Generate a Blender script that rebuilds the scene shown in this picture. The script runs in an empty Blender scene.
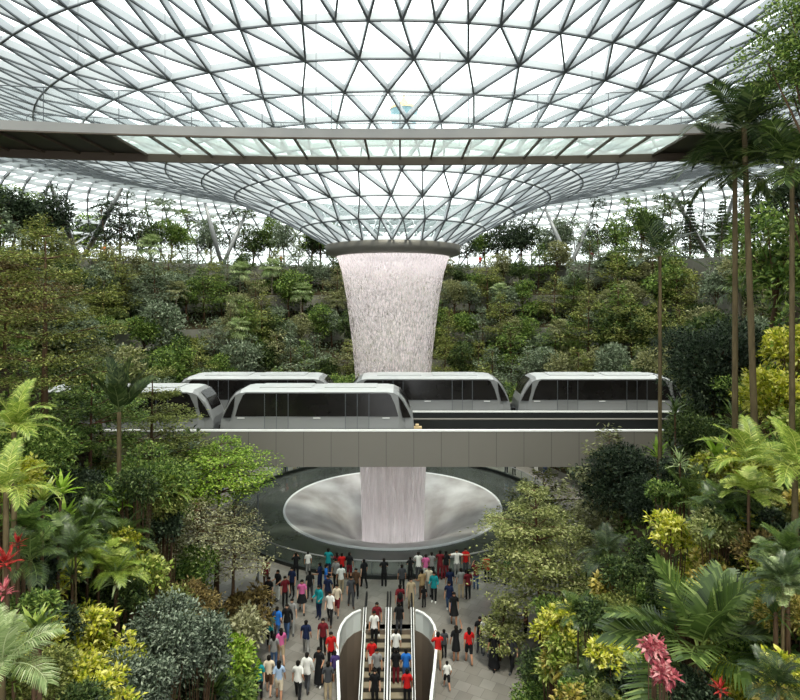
import bpy, bmesh, math, random
import numpy as np
from mathutils import Vector, Matrix, Euler
PI = math.pi
C = bpy.context.scene.collection
F, Y0, EYE, CX, CY = 576.0, 300.0, 16.9, -0.58, 48.0
rng = np.random.default_rng(7)
random.seed(11)

def at(px, py, d):
    return Vector(((px-400)/F*d, d, EYE-(py-Y0)/F*d))
def lin(h):
    if isinstance(h, str):
        h = h.lstrip('#'); h = [int(h[i:i+2], 16) for i in (0, 2, 4)]
    return tuple((c/255/12.92 if c/255 <= .04045 else ((c/255+.055)/1.055)**2.4) for c in h)

# ------------------------------------------------------------------ materials
def nmat(name):
    m = bpy.data.materials.new(name); m.use_nodes = True
    nt = m.node_tree; b = nt.nodes['Principled BSDF']
    return m, nt, b
def mat(name, col, rough=.6, metal=0., spec=.4, noise=0., scale=4., stretch=None):
    m, nt, b = nmat(name); c = lin(col)
    b.inputs['Base Color'].default_value = (*c, 1); b.inputs['Roughness'].default_value = rough
    b.inputs['Metallic'].default_value = metal; b.inputs['Specular IOR Level'].default_value = spec
    if noise:
        tc = nt.nodes.new('ShaderNodeTexCoord'); mp = nt.nodes.new('ShaderNodeMapping')
        n = nt.nodes.new('ShaderNodeTexNoise'); n.inputs['Scale'].default_value = scale; n.inputs['Detail'].default_value = 5
        if stretch: mp.inputs['Scale'].default_value = stretch
        r = nt.nodes.new('ShaderNodeValToRGB')
        r.color_ramp.elements[0].position = .3; r.color_ramp.elements[1].position = .7
        r.color_ramp.elements[0].color = (*[x*(1-noise) for x in c], 1); r.color_ramp.elements[1].color = (*[min(1, x*(1+noise)) for x in c], 1)
        nt.links.new(tc.outputs['Object'], mp.inputs[0]); nt.links.new(mp.outputs[0], n.inputs['Vector'])
        nt.links.new(n.outputs['Fac'], r.inputs[0]); nt.links.new(r.outputs[0], b.inputs['Base Color'])
    return m
def leafmat(name, c0, c1, c2, trans=.32, rough=.5):
    m, nt, b = nmat(name)
    a = nt.nodes.new('ShaderNodeAttribute'); a.attribute_name = 'var'
    r = nt.nodes.new('ShaderNodeValToRGB'); e = r.color_ramp.elements
    e[0].color = (*lin(c0), 1); e[1].color = (*lin(c2), 1); x = e.new(.5); x.color = (*lin(c1), 1)
    nt.links.new(a.outputs['Fac'], r.inputs[0])
    nt.links.new(r.outputs[0], b.inputs['Base Color']); b.inputs['Roughness'].default_value = rough
    b.inputs['Specular IOR Level'].default_value = .3
    t = nt.nodes.new('ShaderNodeBsdfTranslucent'); nt.links.new(r.outputs[0], t.inputs[0])
    mx = nt.nodes.new('ShaderNodeMixShader'); mx.inputs[0].default_value = trans
    nt.links.new(b.outputs[0], mx.inputs[1]); nt.links.new(t.outputs[0], mx.inputs[2])
    nt.links.new(mx.outputs[0], nt.nodes['Material Output'].inputs[0])
    return m
def glassmat(name, tint, gloss=.08, rough=.05, diff=0.):
    m, nt, b = nmat(name)
    t = nt.nodes.new('ShaderNodeBsdfTransparent'); t.inputs[0].default_value = (*tint, 1)
    g = nt.nodes.new('ShaderNodeBsdfGlossy'); g.inputs['Roughness'].default_value = rough
    g.inputs[0].default_value = (.9, .95, .95, 1)
    mx = nt.nodes.new('ShaderNodeMixShader'); mx.inputs[0].default_value = gloss
    nt.links.new(t.outputs[0], mx.inputs[1]); nt.links.new(g.outputs[0], mx.inputs[2])
    out = mx
    if diff:
        d = nt.nodes.new('ShaderNodeBsdfTranslucent'); d.inputs[0].default_value = (.8, .86, .84, 1)
        m2 = nt.nodes.new('ShaderNodeMixShader'); m2.inputs[0].default_value = diff
        nt.links.new(mx.outputs[0], m2.inputs[1]); nt.links.new(d.outputs[0], m2.inputs[2]); out = m2
    nt.links.new(out.outputs[0], nt.nodes['Material Output'].inputs[0])
    return m

# ------------------------------------------------------------------ mesh helpers
class MB:
    def __init__(s): s.v, s.f, s.m = [], [], []
    def face(s, pts, mi=0):
        k = len(s.v); s.v += [tuple(p) for p in pts]; s.f.append(tuple(range(k, k+len(pts)))); s.m.append(mi)
    def box(s, x0, x1, y0, y1, z0, z1, mi=0):
        k = len(s.v)
        s.v += [(x, y, z) for z in (z0, z1) for x, y in ((x0, y0), (x1, y0), (x1, y1), (x0, y1))]
        for q in ((3, 2, 1, 0), (4, 5, 6, 7), (0, 1, 5, 4), (1, 2, 6, 5), (2, 3, 7, 6), (3, 0, 4, 7)):
            s.f.append(tuple(k+i for i in q)); s.m.append(mi)
    def tube(s, pts, rad, n=8, mi=0, cap=True):
        pts = [Vector(p) for p in pts]
        if not hasattr(rad, '__len__'): rad = [rad]*len(pts)
        k = len(s.v); a = Vector((0, 0, 1)); prev = None
        for i, p in enumerate(pts):
            t = (pts[min(i+1, len(pts)-1)]-pts[max(i-1, 0)]).normalized()
            if prev is None:
                u = t.cross(a if abs(t.z) < .95 else Vector((1, 0, 0))).normalized()
            else:
                u = (prev-t*prev.dot(t)).normalized()
            prev = u; w = t.cross(u)
            for j in range(n):
                q = p+(u*math.cos(2*PI*j/n)+w*math.sin(2*PI*j/n))*rad[i]; s.v.append(tuple(q))
        for i in range(len(pts)-1):
            for j in range(n):
                s.f.append((k+i*n+j, k+i*n+(j+1) % n, k+(i+1)*n+(j+1) % n, k+(i+1)*n+j)); s.m.append(mi)
        if cap:
            s.f.append(tuple(k+j for j in range(n))[::-1]); s.m.append(mi)
            e = k+(len(pts)-1)*n; s.f.append(tuple(e+j for j in range(n))); s.m.append(mi)
    def bar(s, pts, w, h, mi=0, up=(0, 0, 1)):          # rectangular section swept along pts, top centred on pts
        k = len(s.v); pts = [Vector(p) for p in pts]; up = Vector(up)
        for i, p in enumerate(pts):
            t = (pts[min(i+1, len(pts)-1)]-pts[max(i-1, 0)]).normalized(); sd = t.cross(up).normalized(); u = sd.cross(t)
            for a, b in ((-.5, -1), (.5, -1), (.5, 0), (-.5, 0)): s.v.append(tuple(p+sd*w*a+u*h*b))
        for i in range(len(pts)-1):
            for j in range(4):
                s.f.append((k+i*4+j, k+i*4+(j+1) % 4, k+i*4+4+(j+1) % 4, k+i*4+4+j)); s.m.append(mi)
        s.f.append((k+3, k+2, k+1, k)); e = k+(len(pts)-1)*4; s.f.append((e, e+1, e+2, e+3)); s.m += [mi, mi]
    def lathe(s, prof, n=64, cx=0, cy=0, mi=0, a0=0, a1=2*PI):
        k = len(s.v); full = abs(a1-a0-2*PI) < 1e-6; m = n if full else n+1
        for r, z in prof:
            for j in range(m):
                a = a0+(a1-a0)*j/n; s.v.append((cx+r*math.cos(a), cy+r*math.sin(a), z))
        for i in range(len(prof)-1):
            for j in range(n):
                j2 = (j+1) % m
                s.f.append((k+i*m+j, k+i*m+j2, k+(i+1)*m+j2, k+(i+1)*m+j)); s.m.append(mi)
    def ball(s, c, r, n=8, mi=0):
        rx, ry, rz = r if hasattr(r, '__len__') else (r, r, r); k = len(s.v); h = n//2+1
        for i in range(h+1):
            t = PI*i/h
            for j in range(n):
                a = 2*PI*j/n; s.v.append((c[0]+rx*math.sin(t)*math.cos(a), c[1]+ry*math.sin(t)*math.sin(a), c[2]+rz*math.cos(t)))
        for i in range(h):
            for j in range(n):
                s.f.append((k+i*n+j, k+(i+1)*n+j, k+(i+1)*n+(j+1) % n, k+i*n+(j+1) % n)); s.m.append(mi)
    def mesh(s, name, mats=(), smooth=False):
        me = bpy.data.meshes.new(name); me.from_pydata(s.v, [], s.f)
        for m in mats: me.materials.append(m)
        if any(s.m): me.polygons.foreach_set('material_index', s.m)
        if smooth: me.polygons.foreach_set('use_smooth', [True]*len(s.f))
        me.update(); return me
def link(name, me, parent=None, loc=None):
    o = bpy.data.objects.new(name, me); C.objects.link(o)
    if parent is not None: o.parent = parent
    if loc is not None: o.location = loc
    return o
def build(mb, name, m, parent=None, smooth=False, loc=None):
    return link(name, mb.mesh(name, m if isinstance(m, (list, tuple)) else [m], smooth), parent, loc)
def tag(o, label=None, cat=None, group=None, kind=None):
    if label: o['label'] = label
    if cat: o['category'] = cat
    if group: o['group'] = group
    if kind: o['kind'] = kind
    return o
def thing(name, label, cat, loc=(0, 0, 0), rz=0, group=None):
    o = bpy.data.objects.new(name, None); o.empty_display_size = .2; C.objects.link(o)
    o.location = loc; o.rotation_euler = (0, 0, rz); return tag(o, label, cat, group)
def quads(name, V, nv=4, var=None, m=None, extra=None):
    """V (n,4,3) leaf quads; extra = (verts, faces) of stems to add with the same material"""
    n = len(V); me = bpy.data.meshes.new(name)
    vv = V.reshape(-1, 3); ff = np.arange(n*4, dtype=np.int32)
    me.vertices.add(len(vv)); me.vertices.foreach_set('co', vv.astype(np.float32).ravel())
    me.loops.add(n*4); me.loops.foreach_set('vertex_index', ff)
    me.polygons.add(n); me.polygons.foreach_set('loop_start', np.arange(n, dtype=np.int32)*4)
    at_ = me.attributes.new('var', 'FLOAT', 'POINT')
    at_.data.foreach_set('value', np.repeat(var if var is not None else rng.random(n), 4).astype(np.float32))
    me.update(calc_edges=True); me.validate()
    if m: me.materials.append(m)
    return me
def unit(a): return a/np.maximum(np.linalg.norm(a, axis=-1, keepdims=True), 1e-9)
def leaves(P, D, L, W, up=.7, fold=.12, droop=.1):
    """diamond leaves: base points P, directions D"""
    n = len(P); D = unit(D); L = np.broadcast_to(L, n)[:, None]; W = np.broadcast_to(W, n)[:, None]
    N = rng.normal(size=(n, 3)); N[:, 2] += up*4; N = unit(N-D*(N*D).sum(1, keepdims=True)); S = np.cross(D, N)
    dz = np.zeros((n, 3)); dz[:, 2] = 1
    mid = P+.45*L*D
    return np.stack([P, mid+.5*W*S+fold*L*N, P+L*D-droop*L*dz, mid-.5*W*S+fold*L*N], 1)

# ------------------------------------------------------------------ ground
WP = ([-6, 8, 16, 24, 28, 33, 40, 48], [2.6, 2.9, 4.1, 6.1, 7.5, 10.5, 15.0, 17.0])
UB = [0, .02, 5, 5.05, 10, 10.05, 15, 15.05, 20, 20.05, 24.5, 24.55, 62]
HB = [0, .7, 2.9, 5.0, 7.0, 9.2, 11.2, 13.4, 15.4, 17.6, 19.4, 21.9, 21.9]
def wid(y): return float(np.interp(y, *WP))
def hgt(u, y):
    """stepped terraces round the far bowl, steep planted banks towards the viewing end"""
    t = min(1, max(0, (y-24)/22)); t = t*t*(3-2*t)
    q = min(1, max(0, (18-y)/7)); q = q*q*(3-2*q)
    near = 0 if u <= 0 else min(21.9, .5+1.38*u+3.2*q)
    return max(0., (1-t)*near+t*float(np.interp(u, UB, HB)))
def ground(x, y):
    if y < CY: u = abs(x-CX)-wid(y)
    else: u = math.hypot(x-CX, y-CY)-17
    return 0. if u <= 0 else hgt(u, y)
# ------------------------------------------------------------------ world, camera, sun
sc = bpy.context.scene
w = bpy.data.worlds.new('World'); sc.world = w; w.use_nodes = True
bg = w.node_tree.nodes['Background']; bg.inputs[0].default_value = (.97, .99, 1, 1); bg.inputs[1].default_value = 2.7
cd = bpy.data.cameras.new('camera'); cam = bpy.data.objects.new('camera', cd); C.objects.link(cam)
cam.location = (0, 0, EYE); cam.rotation_euler = (PI/2, 0, 0)
cd.sensor_width = 36; cd.lens = F/800*36; cd.shift_y = -(350-Y0)/800; cd.clip_end = 600; cd.clip_start = .1
sc.camera = cam
sl = bpy.data.lights.new('sun', 'SUN'); sl.energy = 4.0; sl.angle = math.radians(8); sl.color = (1, .93, .8)
so = bpy.data.objects.new('sun', sl); C.objects.link(so); so.rotation_euler = (math.radians(22), math.radians(5), 0); so.location = (0, -20, 60)
vs = sc.view_settings; vs.view_transform = 'Standard'; vs.look = 'None'; vs.gamma = 1; vs.use_curve_mapping = False; vs.exposure = 0
cy = sc.cycles
cy.max_bounces = 7; cy.diffuse_bounces = 3; cy.glossy_bounces = 3; cy.transmission_bounces = 4; cy.transparent_max_bounces = 24
cy.caustics_reflective = False; cy.caustics_refractive = False
cy.sample_clamp_indirect = 6; cy.volume_bounces = 1; cy.volume_step_rate = 4

M = {}
M['steel'] = mat('dark_steel', '#5c6165', .5, .2)
M['fin'] = mat('light_aluminium_fin', '#b3b8bb', .5)
M['pane'] = glassmat('roof_glass', (.90, .95, .93), .05)
M['rail_glass'] = glassmat('balustrade_glass', (.78, .86, .83), .10, .04)
M['deck_glass'] = glassmat('deck_glass', (.52, .63, .57), .06, .15, .3)
M['stone'] = mat('grey_floor_stone', '#8c8781', .28, 0, .5, .18, .35)
M['soil'] = mat('dark_soil', '#3a3324', .95, 0, .1, .4, 1.2)
M['riser'] = mat('terrace_wall_grey', '#77756c', .8, 0, .2, .3, .6)
M['bark'] = mat('bark_brown', '#5f4a38', .85, 0, .2, .35, 6, (1, 1, .15))
M['bark_pale'] = mat('bark_pale_grey', '#8d8271', .8, 0, .2, .3, 6, (1, 1, .3))
M['bark_red'] = mat('bark_reddish', '#65493a', .85, 0, .2, .35, 5, (1, 1, .2))
M['palm_trunk'] = mat('palm_trunk_olive', '#65583f', .75, 0, .2, .3, 3, (.2, .2, 6))
M['white_metal'] = mat('white_painted_metal', '#f0f0ee', .35)
M['silver'] = mat('silver_train_paint', '#868787', .35, .1)
M['roof_white'] = mat('white_train_roof', '#b6b8b8', .45)
M['dark_glass'] = mat('dark_train_glass', '#1d1b1a', .18, 0, .35, .5, .5)
M['black'] = mat('black_rubber', '#171717', .6)
M['door_panel'] = mat('train_door_panel', '#7d7e7e', .35, .15)
def jointed(name, col, joint, pitch=1.65, wdt=.03):
    m, nt, b = nmat(name); L = nt.links.new; tc = nt.nodes.new('ShaderNodeTexCoord'); sp = nt.nodes.new('ShaderNodeSeparateXYZ'); L(tc.outputs['Object'], sp.inputs[0])
    a = nt.nodes.new('ShaderNodeMath'); a.operation = 'PINGPONG'; a.inputs[1].default_value = pitch/2; L(sp.outputs['X'], a.inputs[0])
    g = nt.nodes.new('ShaderNodeMath'); g.operation = 'GREATER_THAN'; g.inputs[1].default_value = pitch/2-wdt/2; L(a.outputs[0], g.inputs[0])
    mx = nt.nodes.new('ShaderNodeMix'); mx.data_type = 'RGBA'; mx.inputs[6].default_value = (*lin(col), 1); mx.inputs[7].default_value = (*lin(joint), 1); L(g.outputs[0], mx.inputs[0])
    L(mx.outputs[2], b.inputs['Base Color']); b.inputs['Roughness'].default_value = .5; return m
M['beam'] = jointed('guideway_cladding', '#7a766f', '#504d49')
M['beam_dark'] = mat('dark_guideway_grey', '#2b2d2d', .5, 0, .3)  # plain dark tone for the rear beam and the trough surfaces
M['gap'] = mat('panel_joint', '#74706a', .8)
M['girder'] = mat('bridge_girder_grey', '#8f8e8b', .5, .2)
M['brown'] = mat('bridge_brown_steel', '#54493f', .6, .1)
M['dark_panel'] = mat('dark_deck_panel', '#2b2723', .5)
M['tan'] = mat('tan_box', '#cdb489', .6)
M['pool_dark'] = mat('dark_pool_water', '#464a46', .12, 0, .5, .2, .5)
M['lip'] = mat('white_lip', '#d9dcda', .25)
M['kerb'] = mat('black_kerb', '#1d2120', .3)
M['oculus'] = mat('oculus_ring_grey', '#77746d', .5, .3)
M['well'] = mat('brown_well_wall', '#75675a', .7, 0, .3, .15, .5)
M['step'] = mat('escalator_step', '#a2957f', .5, .3)
M['riserdark'] = mat('escalator_riser', '#3c3833', .6, .2)
M['landing'] = mat('landing_plate', '#8e8880', .4, .4)

# bowl: grey film of running water with pale radial streaks
def bowlmat():
    m, nt, b = nmat('bowl_running_water'); L = nt.links.new
    tc = nt.nodes.new('ShaderNodeTexCoord'); n = nt.nodes.new('ShaderNodeTexNoise'); n.inputs['Scale'].default_value = .35; n.inputs['Detail'].default_value = 6
    r = nt.nodes.new('ShaderNodeValToRGB'); r.color_ramp.elements[0].position = .35; r.color_ramp.elements[1].position = .7
    r.color_ramp.elements[0].color = (*lin('#7f7a77'), 1); r.color_ramp.elements[1].color = (*lin('#b9b8b6'), 1)
    L(tc.outputs['Object'], n.inputs['Vector']); L(n.outputs['Fac'], r.inputs[0]); L(r.outputs[0], b.inputs['Base Color'])
    b.inputs['Roughness'].default_value = .3
    return m
M['bowl'] = bowlmat()
def watermat(name, lo, hi, base, sz=(6, 6, 1.3), p0=.40, p1=.62, top=None):
    """falling water: white scattering threads mixed with clear gaps, threads stretched downwards"""
    m, nt, b = nmat(name); L = nt.links.new
    tc = nt.nodes.new('ShaderNodeTexCoord'); mp = nt.nodes.new('ShaderNodeMapping'); mp.inputs['Scale'].default_value = sz
    n = nt.nodes.new('ShaderNodeTexNoise'); n.inputs['Scale'].default_value = 1; n.inputs['Detail'].default_value = 7; n.inputs['Roughness'].default_value = .65
    r = nt.nodes.new('ShaderNodeMapRange'); r.inputs[1].default_value = p0; r.inputs[2].default_value = p1; r.inputs[3].default_value = lo; r.inputs[4].default_value = hi
    L(tc.outputs['Object'], mp.inputs[0]); L(mp.outputs[0], n.inputs['Vector']); L(n.outputs['Fac'], r.inputs[0])
    fac = r.outputs[0]
    if top is not None:                    # unbroken sheet near the lip, breaking up below
        sp = nt.nodes.new('ShaderNodeSeparateXYZ'); L(tc.outputs['Object'], sp.inputs[0])
        q = nt.nodes.new('ShaderNodeMapRange'); q.inputs[1].default_value = top-2.2; q.inputs[2].default_value = top; q.inputs[3].default_value = 0; q.inputs[4].default_value = .6
        L(sp.outputs['Z'], q.inputs[0]); ad = nt.nodes.new('ShaderNodeMath'); ad.operation = 'ADD'; ad.use_clamp = True
        L(fac, ad.inputs[0]); L(q.outputs[0], ad.inputs[1]); fac = ad.outputs[0]
    t = nt.nodes.new('ShaderNodeBsdfTransparent'); d = nt.nodes.new('ShaderNodeBsdfDiffuse'); d.inputs[0].default_value = (*base, 1)
    tr = nt.nodes.new('ShaderNodeBsdfTranslucent'); tr.inputs[0].default_value = (*base, 1)
    m1 = nt.nodes.new('ShaderNodeMixShader'); m1.inputs[0].default_value = .5; L(d.outputs[0], m1.inputs[1]); L(tr.outputs[0], m1.inputs[2])
    m2 = nt.nodes.new('ShaderNodeMixShader'); L(fac, m2.inputs[0]); L(t.outputs[0], m2.inputs[1]); L(m1.outputs[0], m2.inputs[2])
    L(m2.outputs[0], nt.nodes['Material Output'].inputs[0]); return m
M['fall'] = watermat('falling_water', .06, .9, (.96, .86, .865), (8, 8, 2.4), .45, .60, top=EYE+3.4)
M['fall_in'] = watermat('falling_water_inner', .0, .45, (.97, .93, .93), (8, 8, 2.5))
M['fall_low'] = watermat('falling_water_mist', .3, .92, (.97, .94, .94), (2.2, 2.2, .12), .35, .65)

# ------------------------------------------------------------------ setting: ground, floor
def terrain():
    rows = []
    ys = list(np.arange(-4, 48.01, 1.0)); us = []
    for a, b in zip(UB[:-1], UB[1:]):
        us += [a] if b-a < .1 else list(np.linspace(a, b, max(2, int((b-a)/1.2)+1))[:-1])
    us.append(62)
    def row(f): return [f(u) for u in us]
    h = hgt
    for y in ys: rows.append([(CX-wid(y)-u, y, h(u, y)) for u in us])
    for a in np.linspace(180, 0, 73)[1:-1]:
        t = math.radians(a); rows.append([(CX+(17+u)*math.cos(t), CY+(17+u)*math.sin(t), h(u, 60)) for u in us])
    for y in ys[::-1]: rows.append([(CX+wid(y)+u, y, h(u, y)) for u in us])
    mb = MB(); k = len(us); mb.v = [p for r in rows for p in r]
    for i in range(len(rows)-1):
        for j in range(k-1):
            mb.f.append((i*k+j, i*k+j+1, (i+1)*k+j+1, (i+1)*k+j)); steep = us[j+1]-us[j] < .1; mb.m.append(1 if steep and 24 < i < len(rows)-26 else 0)
    mb.v = [(x+0*z, y, z-.02) for x, y, z in mb.v]
    tag(build(mb, 'terrain', [M['soil'], M['riser']]), kind='structure')
terrain()
def floor():
    bm = bmesh.new(); loops = []
    out = [(CX-wid(y)-.4, y) for y in np.arange(-4, 48.01, 1)] + [(CX+17.4*math.cos(a), CY+17.4*math.sin(a)) for a in np.linspace(PI, 0, 60)[1:-1]] + [(CX+wid(y)+.4, y) for y in np.arange(48, -4.01, -1)]
    loops.append(out); loops.append([(CX+12.95*math.cos(a), CY+12.95*math.sin(a)) for a in np.linspace(0, 2*PI, 97)[:-1]])
    loops.append(WELL)
    es = []
    for lp in loops:
        vs_ = [bm.verts.new((x, y, 0)) for x, y in lp]
        es += [bm.edges.new((vs_[i], vs_[(i+1) % len(vs_)])) for i in range(len(vs_))]
    bmesh.ops.triangle_fill(bm, edges=es, use_beauty=True)
    for f in bm.faces:
        if f.normal.z < 0: f.normal_flip()
    me = bpy.data.meshes.new('floor'); bm.to_mesh(me); me.materials.append(M['floor']); tag(link('floor', me), kind='structure')
def floormat():
    m, nt, b = nmat('plaza_floor_stone'); L = nt.links.new
    tc = nt.nodes.new('ShaderNodeTexCoord'); mp = nt.nodes.new('ShaderNodeMapping'); mp.inputs['Rotation'].default_value = (0, 0, .5)
    br = nt.nodes.new('ShaderNodeTexBrick'); br.inputs['Scale'].default_value = .8; br.inputs['Color1'].default_value = (*lin('#948f88'), 1); br.inputs['Color2'].default_value = (*lin('#7d7871'), 1)
    br.inputs['Mortar'].default_value = (*lin('#6b6761'), 1); br.inputs['Mortar Size'].default_value = .008; br.inputs['Row Height'].default_value = .5
    n = nt.nodes.new('ShaderNodeTexNoise'); n.inputs['Scale'].default_value = .5; n.inputs['Detail'].default_value = 4
    mx = nt.nodes.new('ShaderNodeMix'); mx.data_type = 'RGBA'; mx.blend_type = 'MULTIPLY'; mx.inputs[0].default_value = .5
    rr = nt.nodes.new('ShaderNodeValToRGB'); rr.color_ramp.elements[0].position = .35; rr.color_ramp.elements[0].color = (.5, .5, .5, 1); rr.color_ramp.elements[1].position = .65
    L(tc.outputs['Object'], mp.inputs[0]); L(mp.outputs[0], br.inputs['Vector']); L(tc.outputs['Object'], n.inputs['Vector']); L(n.outputs['Fac'], rr.inputs[0])
    L(br.outputs['Color'], mx.inputs[6]); L(rr.outputs[0], mx.inputs[7]); L(mx.outputs[2], b.inputs['Base Color'])
    b.inputs['Roughness'].default_value = .3; return m
M['floor'] = floormat()
# the oval well round the escalators (x offset, y)
half = [(1.36, 29.5), (1.72, 29.2), (2.03, 28.7), (2.2, 28.1), (2.27, 27.4), (2.2, 26.3), (2.02, 24.8), (1.78, 23), (1.62, 21), (1.6, 18), (1.6, 15)]
WX = -.6
WELL = [(WX-x, y) for x, y in half[::-1]] + [(WX+x, y) for x, y in half]
floor()
mb = MB()
for (a, b) in zip(WELL, WELL[1:]+WELL[:1]): mb.face([(*a, -5), (*b, -5), (*b, .0), (*a, .0)])
tag(build(mb, 'wall_well', M['well']), kind='structure')
mb = MB(); mb.face([(x*1.3, y, -5) for x, y in WELL]); tag(build(mb, 'floor_basement', M['stone']), kind='structure')

# ------------------------------------------------------------------ roof
RP = ([5.4, 7.65, 10, 12.7, 15.1, 17.6, 20.2, 22.9, 25.3, 28, 31, 34, 37, 40, 43, 46, 49, 52, 55, 58, 61, 63.5, 65.5, 66.5],
      [4.45, 5.74, 6.93, 8.0, 8.85, 9.5, 10.1, 10.55, 11.05, 11.7, 12.4, 13.0, 13.6, 14.1, 14.4, 14.4, 14.1, 13.5, 12.6, 11.4, 9.9, 8.2, 6.3, 5.0])
def roof():
    rings = []; off = 0.
    for i, (r, z) in enumerate(zip(*RP)):
        n = 30 if i < 3 else 60 if i < 8 else 120
        step = 2*PI/n
        if i: 
            pn = rings[-1][0]
            off = off+(step/2 if pn == n else -step/2)
        rings.append((n, [Vector((CX+r*math.cos(-PI/2+off+j*step), CY+r*math.sin(-PI/2+off+j*step), EYE+z)) for j in range(n)], off))
    edges, tris = [], []
    for i, (n, P, o) in enumerate(rings):
        for j in range(n): edges.append((P[j], P[(j+1) % n], r_ := RP[0][i]))
        if i == 0: continue
        pn, Q, po = rings[i-1]
        if pn == n:
            for j in range(n):      # P[j] sits between Q[j] and Q[j+1]
                a, b, c = Q[j], Q[(j+1) % n], P[j]; edges += [(a, c, RP[0][i]), (b, c, RP[0][i])]
                tris += [(a, b, c), (c, b, P[(j+1) % n])]
        else:                       # Q[j] sits between P[2j] and P[2j+1]
            for j in range(pn):
                a, b = P[2*j], P[2*j+1]; c = P[(2*j+2) % n]; q, q2 = Q[j], Q[(j+1) % pn]
                edges += [(q, a, RP[0][i]), (q, b, RP[0][i]), (q2, b, RP[0][i])]
                tris += [(q, b, a), (q, q2, b), (q2, c, b)]
    top = tag(bpy.data.objects.new('ceiling', None), kind='structure'); C.objects.link(top)
    s, f, g = MB(), MB(), MB()
    for a, b, r in edges:
        m = (a+b)/2; d = Vector((m.x-CX, m.y-CY, 0)); rr = d.length; d.normalize()
        j = min(len(RP[0])-2, max(0, int(np.searchsorted(RP[0], rr))-1)); sl_ = (RP[1][j+1]-RP[1][j])/(RP[0][j+1]-RP[0][j])
        up = (Vector((0, 0, 1))-d*sl_).normalized()
        fam = 0 if abs(rr-r) < .35 else (1 if (b-a).cross(d).z*(b.z-a.z)*(m.x-CX)*(1 if r > 44.5 else -1) > 0 else 2)
        up2 = up*.34
        if r < 36:
            s.bar([a, b], .085, .07, 0, up); f.bar([a+up2, b+up2], .05, .34, 0, up)
        elif fam == 1: s.bar([a+up2, b+up2], .15, .42, 0, up)
        else: f.bar([a+up2, b+up2], .07, .5 if fam == 0 else .25, 0, up)
    for t in tris: g.face([p+Vector((0, 0, .34)) for p in t])
    build(s, 'steel_gridshell', M['steel'], top); build(f, 'glazing_fin', M['fin'], top); build(g, 'glass_pane', M['pane'], top)
    k = MB(); k.lathe([(4.75, EYE+3.55), (5.55, EYE+3.75), (5.6, EYE+4.45), (5.25, EYE+4.5), (4.8, EYE+3.95), (4.75, EYE+3.55)], 72, CX, CY)
    tag(build(k, 'trim_1', M['oculus'], None, True), kind='structure')
    k = MB(); k.lathe([(66.8, 21.5), (66.8, 22.3), (66.2, 22.3), (66.2, 21.5)], 90, CX, CY)
    tag(build(k, 'trim_2', M['oculus']), kind='structure')
roof()

# ------------------------------------------------------------------ pool, bowl, waterfall
def prof_fall(z): return float(np.interp(z, [-4, 0, 2, 9, 13, 17, 19.2, 20.2, 20.6], [2.5, 2.6, 2.65, 3.0, 3.35, 3.85, 4.25, 4.55, 4.75]))
pool = thing('reflecting_pool', 'round black pool with a pale sunken bowl catching the waterfall', 'pool', (CX, CY, 0))
mb = MB(); mb.lathe([(8.95, -.08), (13, -.08)], 96); build(mb, 'water_ring', M['pool_dark'], pool, True)
mb = MB(); mb.lathe([(8.8, -.04), (8.84, .04), (8.95, .05), (9.0, -.1)], 96); build(mb, 'bowl_lip', M['lip'], pool, True)
mb = MB(); mb.lathe([(8.82, -.02), (8.2, -.12), (7.2, -.38), (6, -.85), (4.8, -1.5), (3.8, -2.4), (3.0, -3.6), (2.7, -5)], 96); build(mb, 'bowl', M['bowl'], pool, True)
wf = thing('waterfall', 'tall white column of water falling from the roof opening into the pool', 'waterfall', (CX, CY, 0))
zs = np.linspace(-4, 20.45, 60)
mb = MB(); mb.lathe([(prof_fall(z), z) for z in zs], 96); build(mb, 'water_curtain', M['fall'], wf, True)
mb = MB(); mb.lathe([(prof_fall(z)*1.02, z) for z in np.linspace(-3.5, 8.5, 30)], 72); build(mb, 'misty_lower_curtain', M['fall_low'], wf, True)
mb = MB(); mb.lathe([(prof_fall(z)*.9, z) for z in zs], 72); build(mb, 'inner_curtain', M['fall_in'], wf, True)
pf = thing('pool_fence', 'curved glass fence with a pale handrail round the black pool', 'fence', (CX, CY, 0))
mb = MB(); mb.lathe([(12.95, -.1), (12.95, .22), (13.2, .22), (13.2, 0)], 120); build(mb, 'kerb', M['kerb'], pf)
mb = MB(); mb.lathe([(13.06, .2), (13.06, 1.0)], 120); build(mb, 'glass_panel', M['rail_glass'], pf)
mb = MB(); mb.lathe([(13.0+.05*math.cos(a), 1.03+.045*math.sin(a)) for a in np.linspace(0, 2*PI, 7)], 120); build(mb, 'handrail', M['silver'], pf)
for i in range(36):
    a = 2*PI*(i+.5)/36; mb = MB(); mb.tube([(13.07*math.cos(a), 13.07*math.sin(a), .1), (13.07*math.cos(a), 13.07*math.sin(a), 1.0)], .025, 6); build(mb, 'post', M['steel'], pf)

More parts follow.
